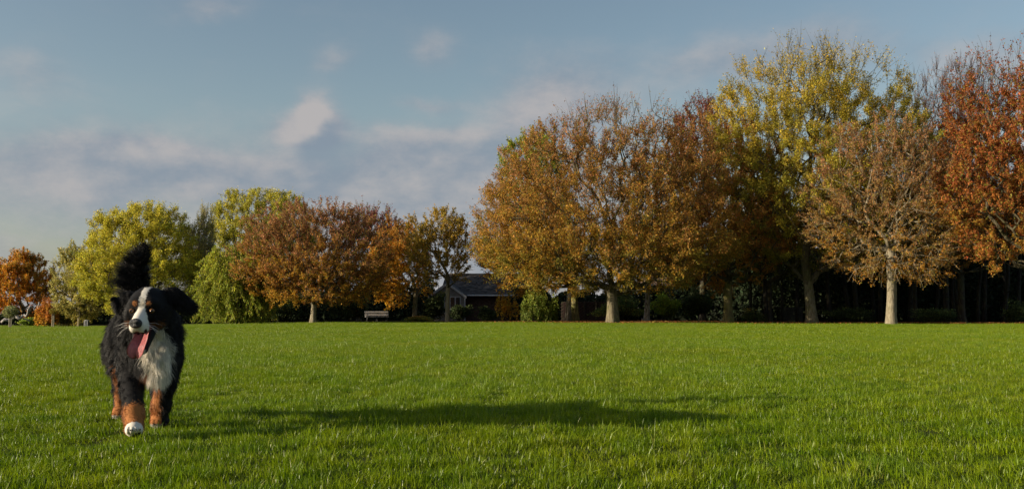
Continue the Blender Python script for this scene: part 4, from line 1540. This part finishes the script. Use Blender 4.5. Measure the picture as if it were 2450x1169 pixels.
def dog_colour(P, reg, rng):
    """coat markings by anatomy"""
    n = len(P)
    c = np.tile(BLACK, (n, 1))
    h = (P - HEAD_O) @ HEAD_R            # head frame
    j = rng.normal(0, 1, (n, 4))
    isin = lambda *names: np.isin(reg, names)
    head = isin('skull', 'brow', 'cheek', 'muzzle')
    # blaze widening into a white muzzle
    w = np.interp(-h[:, 1], [-0.06, 0.0, 0.07, 0.12, 0.15, 0.2], [0.010, 0.015, 0.013, 0.016, 0.042, 0.075])
    blaze = head & (np.abs(h[:, 0]) < w + j[:, 0] * 0.0015) & (h[:, 2] > -0.115) & ((-h[:, 1] > 0.05) | (h[:, 2] > 0.02))
    c[blaze] = WHITEF
    spot = head & (((np.abs(h[:, 0]) - 0.032) / 0.011) ** 2 + ((h[:, 2] - 0.026) / 0.011) ** 2 + j[:, 1] * 0.12 < 1) & (h[:, 1] < -0.05)
    c[spot] = TANF * 0.9
    chk = head & ~blaze & (((np.abs(h[:, 0]) - 0.066) / 0.026) ** 2 + ((h[:, 1] + 0.085) / 0.028) ** 2 + ((h[:, 2] + 0.078) / 0.020) ** 2 + j[:, 1] * .15 < 1)
    c[chk] = TANF * 0.45
    jaw = reg == 'jaw'
    c[jaw] = BLACK * 1.2
    chin = jaw & ((h[:, 1] < -0.150) | (h[:, 2] < -0.165 - 0.3 * (h[:, 1] + 0.10)))
    chin &= np.abs(h[:, 0]) < 0.030
    c[chin] = WHITEF * 0.8
    # white bib
    front = P[:, 1] < -0.02
    bx = P[:, 0] - np.interp(P[:, 2], [0.15, 0.30, 0.45, 0.55], [0.062, 0.070, 0.055, 0.035])
    bw = np.interp(P[:, 2], [0.13, 0.22, 0.33, 0.42, 0.52, 0.58], [0.024, 0.034, 0.058, 0.070, 0.052, 0.02])
    bib = front & isin('chest', 'bib', 'neck', 'ruff', 'torso', 'fore_r_up', 'fore_l_up') & (np.abs(bx) < bw + j[:, 2] * 0.006) & (P[:, 2] < 0.56)
    c[bib] = WHITEF * 1.25  # raised above the other white fur to offset shade on the chest
    side = front & ~bib & isin('chest', 'bib', 'fore_r_up') & (np.abs(bx) < bw + 0.022 + j[:, 3] * 0.006) & (P[:, 2] < 0.31) & (P[:, 2] > 0.2) & (bx < 0)
    c[side] = TANF * 0.55
    # legs
    tr = isin('fore_r_low') & (P[:, 2] < 0.165 + j[:, 0] * 0.008 - 0.35 * np.abs(P[:, 0] + 0.034))
    c[tr] = TANF
    tl = isin('fore_l_low', 'fore_l_up') & (P[:, 0] < 0.086 + j[:, 0] * 0.004 + 0.02 * (0.2 - P[:, 2])) & (P[:, 2] < 0.225 + j[:, 1] * 0.01) & (P[:, 1] < 0.14)
    c[tl] = TANF
    for nm, kx in (('r', -0.118), ('l', 0.085)):
        th = isin('hind_' + nm, 'thigh_' + nm) & (np.abs(P[:, 0] - (kx + 0.008)) < 0.036 + j[:, 0] * 0.004) & (P[:, 2] < 0.31 + j[:, 1] * .01)
        py = 0.70 if nm == 'r' else 0.46
        front_h = P[:, 1] < np.interp(P[:, 2], [0.03, 0.17, 0.3], [py + 0.05, py + 0.05, py - 0.18])
        c[th & front_h] = TANF
    paws = isin('paw_fr', 'paw_fl', 'paw_hr', 'paw_hl')
    c[paws] = TANF * 0.9
    wp = isin('paw_fr') & (P[:, 1] < -0.335)
    c[wp] = WHITEF
    c[isin('paw_fl', 'paw_hr', 'paw_hl') & (P[:, 2] < 0.022)] = WHITEF * 0.8
    c[isin('paw_fl') & (P[:, 0] > 0.092)] = BLACK
    pad = isin('paw_fr') & (P[:, 2] < 0.032 - 0.35 * (P[:, 1] + 0.43) + 0.25 * (P[:, 0] + 0.034))
    c[pad & (P[:, 1] < -0.36)] = BLACK * 2
    return c


def build_dog():
    rng = np.random.default_rng(21)
    base = (DOG_X, DOG_D, gz(DOG_X, DOG_D) + 0.008)     # the paws rest on pressed grass
    root = empty('dog', base, DOG_RZ)
    tag(root, 'black, white and tan long-haired dog walking to the camera, tongue out and tail high', 'dog')
    V, F = surface_nets()
    # normals
    tri = np.concatenate([F[:, [0, 1, 2]], F[:, [0, 2, 3]]])
    reg = dog_regions(V)
    c = dog_colour(V, reg, rng)
    h = (V - HEAD_O) @ HEAD_R
    mouth = np.isin(reg, ['muzzle', 'jaw', 'cheek']) & (np.abs(h[:, 0]) < 0.040) & (h[:, 1] < -0.02) & \
        (h[:, 2] < -0.078 - 0.12 * (-h[:, 1] - 0.18)) & (h[:, 2] > -0.165 + 0.62 * (h[:, 1] + 0.155)) & (h[:, 1] > -0.197)
    m, T = new_mat('dog_skin')
    at = T.n('ShaderNodeAttribute', attribute_name='col')
    p = T.n('ShaderNodeBsdfPrincipled')
    T.put(p.inputs['Base Color'], at.outputs['Color'])
    p.inputs['Roughness'].default_value = 0.8
    p.inputs['Specular IOR Level'].default_value = 0.15
    o = T.n('ShaderNodeOutputMaterial')
    T.put(o.inputs[0], p.outputs[0])
    cs = c.copy()
    cs[mouth] = MOUTH
    body = link('body', np_mesh('body', V, [F], m, cs, True), root)

    # ---- fur
    a, b, d = V[tri[:, 0]], V[tri[:, 1]], V[tri[:, 2]]
    nr = np.cross(b - a, d - a)
    area = np.linalg.norm(nr, axis=1)
    tc = (a + b + d) / 3
    N = 150000
    wt = area * np.where(np.linalg.norm(tc - HEAD_O, axis=1) < 0.27, 2.6, 1.0)
    k = rng.choice(len(tri), N, p=wt / wt.sum())
    u, v = rng.random(N), rng.random(N)
    sw = u + v > 1
    u[sw], v[sw] = 1 - u[sw], 1 - v[sw]
    P = a[k] + (b - a)[k] * u[:, None] + (d - a)[k] * v[:, None]
    # smooth normals from the field gradient via vertex averaging
    vn = np.zeros_like(V)
    for q in range(3):
        np.add.at(vn, tri[:, q], nr)
    vn = unit(vn)
    nm = unit(vn[tri[k, 0]] * (1 - u - v)[:, None] + vn[tri[k, 1]] * u[:, None] + vn[tri[k, 2]] * v[:, None])
    reg = dog_regions(P)
    col = dog_colour(P, reg, rng)
    hh = (P - HEAD_O) @ HEAD_R
    base_len = dict(torso=.032, rump=.036, chest=.042, bib=.052, ruff=.048, neck=.042, skull=.013, brow=.010, cheek=.024, muzzle=.009, jaw=.009, ear=.024,
                    tail=.062, fore_r_up=.023, fore_r_low=.020, fore_l_up=.024, fore_l_low=.022, thigh_r=.036, thigh_l=.036, hind_r=.020, hind_l=.02,
                    paw_fr=.004, paw_fl=.012, paw_hr=.012, paw_hl=.012)
    L = np.array([base_len[r] for r in reg]) * rng.uniform(0.6, 1.2, N)
    L = np.where(reg == 'tail', L * np.interp(P[:, 2], [0.6, 0.76, 0.88, 0.95, 1.0], [1.0, 1.55, 1.0, 0.65, 0.55]) * np.where(P[:, 0] < -0.04, 1.2, 0.85), L)
    flow = np.zeros((N, 3))
    flow[:] = (0, 0.75, -0.65)
    isin = lambda *names: np.isin(reg, names)
    f_ = isin('chest', 'bib', 'fore_r_up', 'fore_l_up')
    flow[f_] = (0, 0.15, -1)
    f_ = isin('ruff', 'neck')
    flow[f_] = (0, 0.45, -0.9)
    flow[isin('ruff') & (P[:, 0] > 0.1)] = (0.35, 0.2, -0.8)
    f_ = isin('fore_r_low', 'fore_l_low', 'hind_r', 'hind_l')
    flow[f_] = (0, 0.35, -1)
    f_ = isin('paw_fr', 'paw_fl', 'paw_hr', 'paw_hl')
    flow[f_] = (0, -0.9, -0.3)
    f_ = isin('skull', 'brow', 'cheek', 'muzzle', 'jaw')
    flow[f_] = (HEAD_R @ np.array([0, 1.0, -0.1]))
    f_ = isin('ear')
    flow[f_] = np.where(hh[f_, :1] > 0, np.array([[0.8, 0.25, -0.55]]), np.array([[-0.5, 0.3, -0.5]]))
    f_ = isin('tail')
    ax = np.array([0.05, -0.1, 1.0])
    flow[f_] = unit(ax * 0.75 + np.array([-0.25, 0.3, -0.35]) * sstep(1.0, 0.8, P[f_, 2:3]))
    outw = np.full(N, 0.32)
    outw[isin('tail')] = 0.85
    outw[isin('muzzle', 'brow', 'skull', 'jaw')] = 0.30
    outw[isin('paw_fr', 'paw_fl')] = 0.5
    outw[isin('bib', 'chest')] = 0.42
    # clumps: neighbouring hairs share a deviation
    cellk = np.floor(P / 0.024).astype(int)
    hsh = (cellk[:, 0] * 73856093) ^ (cellk[:, 1] * 19349663) ^ (cellk[:, 2] * 83492791)
    uq, inv = np.unique(hsh, return_inverse=True)
    dev = rng.normal(0, 0.40, (len(uq), 3))[inv] * np.where(isin('skull', 'brow', 'muzzle', 'jaw', 'paw_fr'), 0.3, 1.0)[:, None]
    tone = np.exp(rng.normal(0, 0.25, len(uq)))[inv]
    dirv = unit(unit(flow) * (1 - 0.0) + nm * outw[:, None] + dev + rng.normal(0, 0.16, (N, 3)))
    bad = (dirv * nm).sum(1) < 0.12
    dirv[bad] = unit(dirv[bad] + nm[bad] * (0.25 - (dirv * nm).sum(1)[bad])[:, None])
    grav = np.tile(np.array([0, 0.1, -0.55]), (N, 1))
    grav[isin('tail')] = (-0.12, 0.15, -0.42)
    grav[isin('skull', 'brow', 'muzzle', 'jaw', 'cheek')] *= 0.3
    # keep mouth, eyes and nose free of fur
    mo = np.isin(reg, ['muzzle', 'jaw', 'cheek']) & (np.abs(hh[:, 0]) < 0.040) & (hh[:, 1] < -0.02) & (hh[:, 2] < -0.078 - 0.12 * (-hh[:, 1] - 0.18)) & \
        (hh[:, 2] > -0.165 + 0.62 * (hh[:, 1] + 0.155)) & (hh[:, 1] > -0.197)
    eye = (((np.abs(hh[:, 0]) - 0.045) / 0.021) ** 2 + ((hh[:, 1] + 0.110) / 0.03) ** 2 + ((hh[:, 2] + 0.010) / 0.014) ** 2) < 1
    nose = ((hh[:, 0] / 0.029) ** 2 + ((hh[:, 1] + 0.216) / 0.02) ** 2 + ((hh[:, 2] + 0.046) / 0.020) ** 2) < 1
    pad = isin('paw_fr') & (P[:, 2] < 0.032 - 0.35 * (P[:, 1] + 0.43) + 0.25 * (P[:, 0] + 0.034)) & (P[:, 1] < -0.36)
    keep = ~(mo | eye | nose | pad)
    P, dirv, L, grav, col, nm, tone = (q[keep] for q in (P, dirv, L, grav, col, nm, tone))
    n = len(P)
    np_ = 5
    t = np.linspace(0, 1, np_)
    pts = P[:, None] - nm[:, None] * 0.003 + dirv[:, None] * (L[:, None] * t)[..., None] + grav[:, None] * (L[:, None] * 0.55 * t ** 2)[..., None]
    wob = rng.normal(0, 0.06, (n, 1, 3)) * (L[:, None] * t ** 2)[..., None]
    pts = pts + wob
    shade = np.exp(rng.normal(0, 0.20, n)) * np.where(col.sum(1) < 0.06, tone ** 2, tone ** 0.5)
    hc = col * shade[:, None]
    blk = col.sum(1) < 0.06
    warm = blk & (rng.random(n) < 0.12)
    hc[warm] = hc[warm] * np.array([2.2, 1.7, 1.4])
    cu = bpy.data.hair_curves.new('fur')
    cu.add_curves([np_] * n)
    cu.position_data.foreach_set('vector', pts.astype(np.float32).ravel())
    ra = cu.attributes.new('radius', 'FLOAT', 'POINT')
    rad = (0.00055 * np.array([1.0, .95, .8, .55, .15]))[None] * rng.uniform(.8, 1.3, (n, 1))
    ra.data.foreach_set('value', rad.astype(np.float32).ravel())
    ca = cu.attributes.new('col', 'FLOAT_COLOR', 'CURVE')
    cc = np.ones((n, 4), np.float32)
    cc[:, :3] = hc
    ca.data.foreach_set('color', cc.ravel())
    m, T = new_mat('dog_fur')
    at = T.n('ShaderNodeAttribute', attribute_name='col')
    p = T.n('ShaderNodeBsdfPrincipled')
    T.put(p.inputs['Base Color'], at.outputs['Color'])
    p.inputs['Roughness'].default_value = 0.40
    p.inputs['Specular IOR Level'].default_value = 0.2
    o = T.n('ShaderNodeOutputMaterial')
    T.put(o.inputs[0], p.outputs[0])
    cu.materials.append(m)
    fur = link('fur', cu, root)
    fur['kind'] = 'stuff'

    # ---- eyes, nose, tongue, teeth, whiskers
    def ball(c_, r, nu=16, nv=10, R=None):
        th = np.linspace(0, PI, nv)
        ph = np.arange(nu) * 2 * PI / nu
        Q = np.stack([np.outer(np.sin(th), np.cos(ph)), np.outer(np.sin(th), np.sin(ph)), np.outer(np.cos(th), np.ones(nu))], -1).reshape(-1, 3) * np.array(r)
        if R is not None:
            Q = Q @ np.array(R).T
        i = np.arange(nv - 1)[:, None] * nu
        kk = np.arange(nu)[None]
        FF = np.stack([i + kk, i + nu + kk, i + nu + (kk + 1) % nu, i + (kk + 1) % nu], -1).reshape(-1, 4)
        return Q + c_, FF
    EYE = mat_plain('dog_eye', (0.17, 0.075, 0.022), 0.08, 0.7, 0.3)
    PUP = mat_plain('dog_pupil', (0.004, 0.004, 0.004), 0.05, 0.7, 0.1)
    NOSE = mat_plain('dog_nose', (0.018, 0.016, 0.016), 0.38, 0.5, 0.2, 60, 0.5, 250)
    for s in (-1, 1):
        ec = H(s * 0.046, -0.1115, -0.008)
        Q, FF = ball(ec, (0.0125, 0.0125, 0.0115), R=HEAD_R)
        e = link('eye', np_mesh('eye', Q, [FF], EYE, None, True), root)
        Q, FF = ball(H(s * 0.0478, -0.1225, -0.008), (0.0062, 0.0026, 0.0062), R=HEAD_R)
        link('pupil', np_mesh('pupil', Q, [FF], PUP, None, True), e)
    Q, FF = ball(np.zeros(3), (0.030, 0.018, 0.0235), 24, 16)
    # nostrils and the cleft
    for s in (-1, 1):
        dd = np.exp(-(((Q[:, 0] - s * 0.0125) / 0.006) ** 2 + ((Q[:, 2] + 0.001) / 0.0055) ** 2)) * (Q[:, 1] < 0)
        Q[:, 1] += dd * 0.010
    Q[:, 1] += np.exp(-(Q[:, 0] / 0.0022) ** 2) * (Q[:, 2] < 0.004) * (Q[:, 1] < 0) * 0.003
    Q = Q @ HEAD_R.T + H(0, -0.219, -0.048)
    link('nose', np_mesh('nose', Q, [FF], NOSE, None, True), root)

    TONGUE = mat_plain('dog_tongue', (0.46, 0.125, 0.125), 0.38, 0.5, 0.18, 60, 0.4, 220)
    path = [(0, -0.070, -0.105), (0, -0.115, -0.128), (0.000, -0.150, -0.146), (-0.002, -0.176, -0.160), (-0.005, -0.189, -0.170), (-0.008, -0.195, -0.182), (-0.010, -0.196, -0.196), (-0.011, -0.193, -0.206), (-0.011, -0.189, -0.212)]
    wid = [0.026, 0.030, 0.034, 0.037, 0.039, 0.039, 0.034, 0.022, 0.006]
    path = np.array([H(*q) for q in path])
    nu = 11
    VV = []
    sx = HEAD_R @ np.array([1, 0, 0])
    for i in range(len(path)):
        dd = unit(path[min(i + 1, len(path) - 1)] - path[max(i - 1, 0)])
        up = unit(np.cross(sx, dd))
        up = up if (up @ np.array([0, -0.6, 0.6])) > 0 else -up
        for q in range(nu):
            s = -1 + 2 * q / (nu - 1)
            VV.append(path[i] + sx * s * wid[i] + up * (0.010 * s * s + 0.004 - 0.007 * math.exp(-(s / 0.16) ** 2)))
    nl = len(path)
    top = np.array(VV)
    bot = top.reshape(nl, nu, 3).copy()
    for i in range(nl):
        dd = unit(path[min(i + 1, nl - 1)] - path[max(i - 1, 0)])
        up = unit(np.cross(sx, dd))
        up = up if (up @ np.array([0, -0.6, 0.6])) > 0 else -up
        for q in range(nu):
            s = -1 + 2 * q / (nu - 1)
            bot[i, q] -= up * 0.012 * math.sqrt(max(0, 1 - s * s)) * (1 if i < nl - 1 else .2)
    Q = np.concatenate([top, bot.reshape(-1, 3)])
    FF = []
    o2 = nl * nu
    for i in range(nl - 1):
        for q in range(nu - 1):
            FF.append((i * nu + q, i * nu + q + 1, (i + 1) * nu + q + 1, (i + 1) * nu + q))
            FF.append((o2 + (i + 1) * nu + q, o2 + (i + 1) * nu + q + 1, o2 + i * nu + q + 1, o2 + i * nu + q))
        for q in (0, nu - 1):
            FF.append((i * nu + q, (i + 1) * nu + q, o2 + (i + 1) * nu + q, o2 + i * nu + q))
    for q in range(nu - 1):
        FF.append(((nl - 1) * nu + q, (nl - 1) * nu + q + 1, o2 + (nl - 1) * nu + q + 1, o2 + (nl - 1) * nu + q))
    link('tongue', np_mesh('tongue', Q, [np.array(FF)], TONGUE, None, True), root)
    TOOTH = mat_plain('dog_tooth', (0.62, 0.58, 0.48), 0.35, 0.5, 0.1)
    for s in (-1, 1):
        for i in range(5):
            t_ = i / 4
            q = H(s * (0.036 - 0.014 * t_), -0.075 - 0.085 * t_, -0.092 - 0.075 * t_)
            up = HEAD_R @ np.array([0, -0.35, 0.94])
            hgt = 0.017 if i == 4 else 0.010
            mb = MB().tube([q, q + up * hgt * .6, q + up * hgt], [0.0046, 0.0036, 0.0008], 7)
            mb.build('tooth', TOOTH, root, True)
    CL = mat_plain('dog_claw', (0.05, 0.04, 0.035), 0.4, 0.4, 0.1)
    for s in (-1.5, -.5, .5, 1.5):
        q = np.array([-0.034 + s * 0.0175, -0.447 + 0.008 * abs(s), 0.052])
        MB().tube([q, q + np.array([0, -.010, .002]), q + np.array([0, -.018, -.006])], [0.0042, 0.0034, 0.0008], 7).build('claw', CL, root, True)
        q = np.array([0.086 + s * 0.020, 0.058 + 0.008 * abs(s), 0.022])
        MB().tube([q, q + np.array([0, -.010, .0]), q + np.array([0, -.017, -.007])], [0.0042, 0.0034, 0.0008], 7).build('claw', CL, root, True)
    WH = mat_plain('dog_whisker', (0.55, 0.52, 0.48), 0.4, 0.4, 0.1)
    r2 = random.Random(4)
    for s in (-1, 1):
        for i in range(7):
            q = H(s * 0.046, -0.185 + r2.uniform(-.02, .02), -0.062 + r2.uniform(-.015, .012))
            dv = HEAD_R @ np.array([s * 0.9, r2.uniform(-.4, .5), r2.uniform(-.7, .1)])
            Lw = r2.uniform(.045, .08)
            MB().tube([q, q + dv * Lw * .5, q + dv * Lw + np.array([0, 0, -.012])], [0.0006, 0.0005, 0.0002], 4).build('whisker', WH, root)


build_dog()
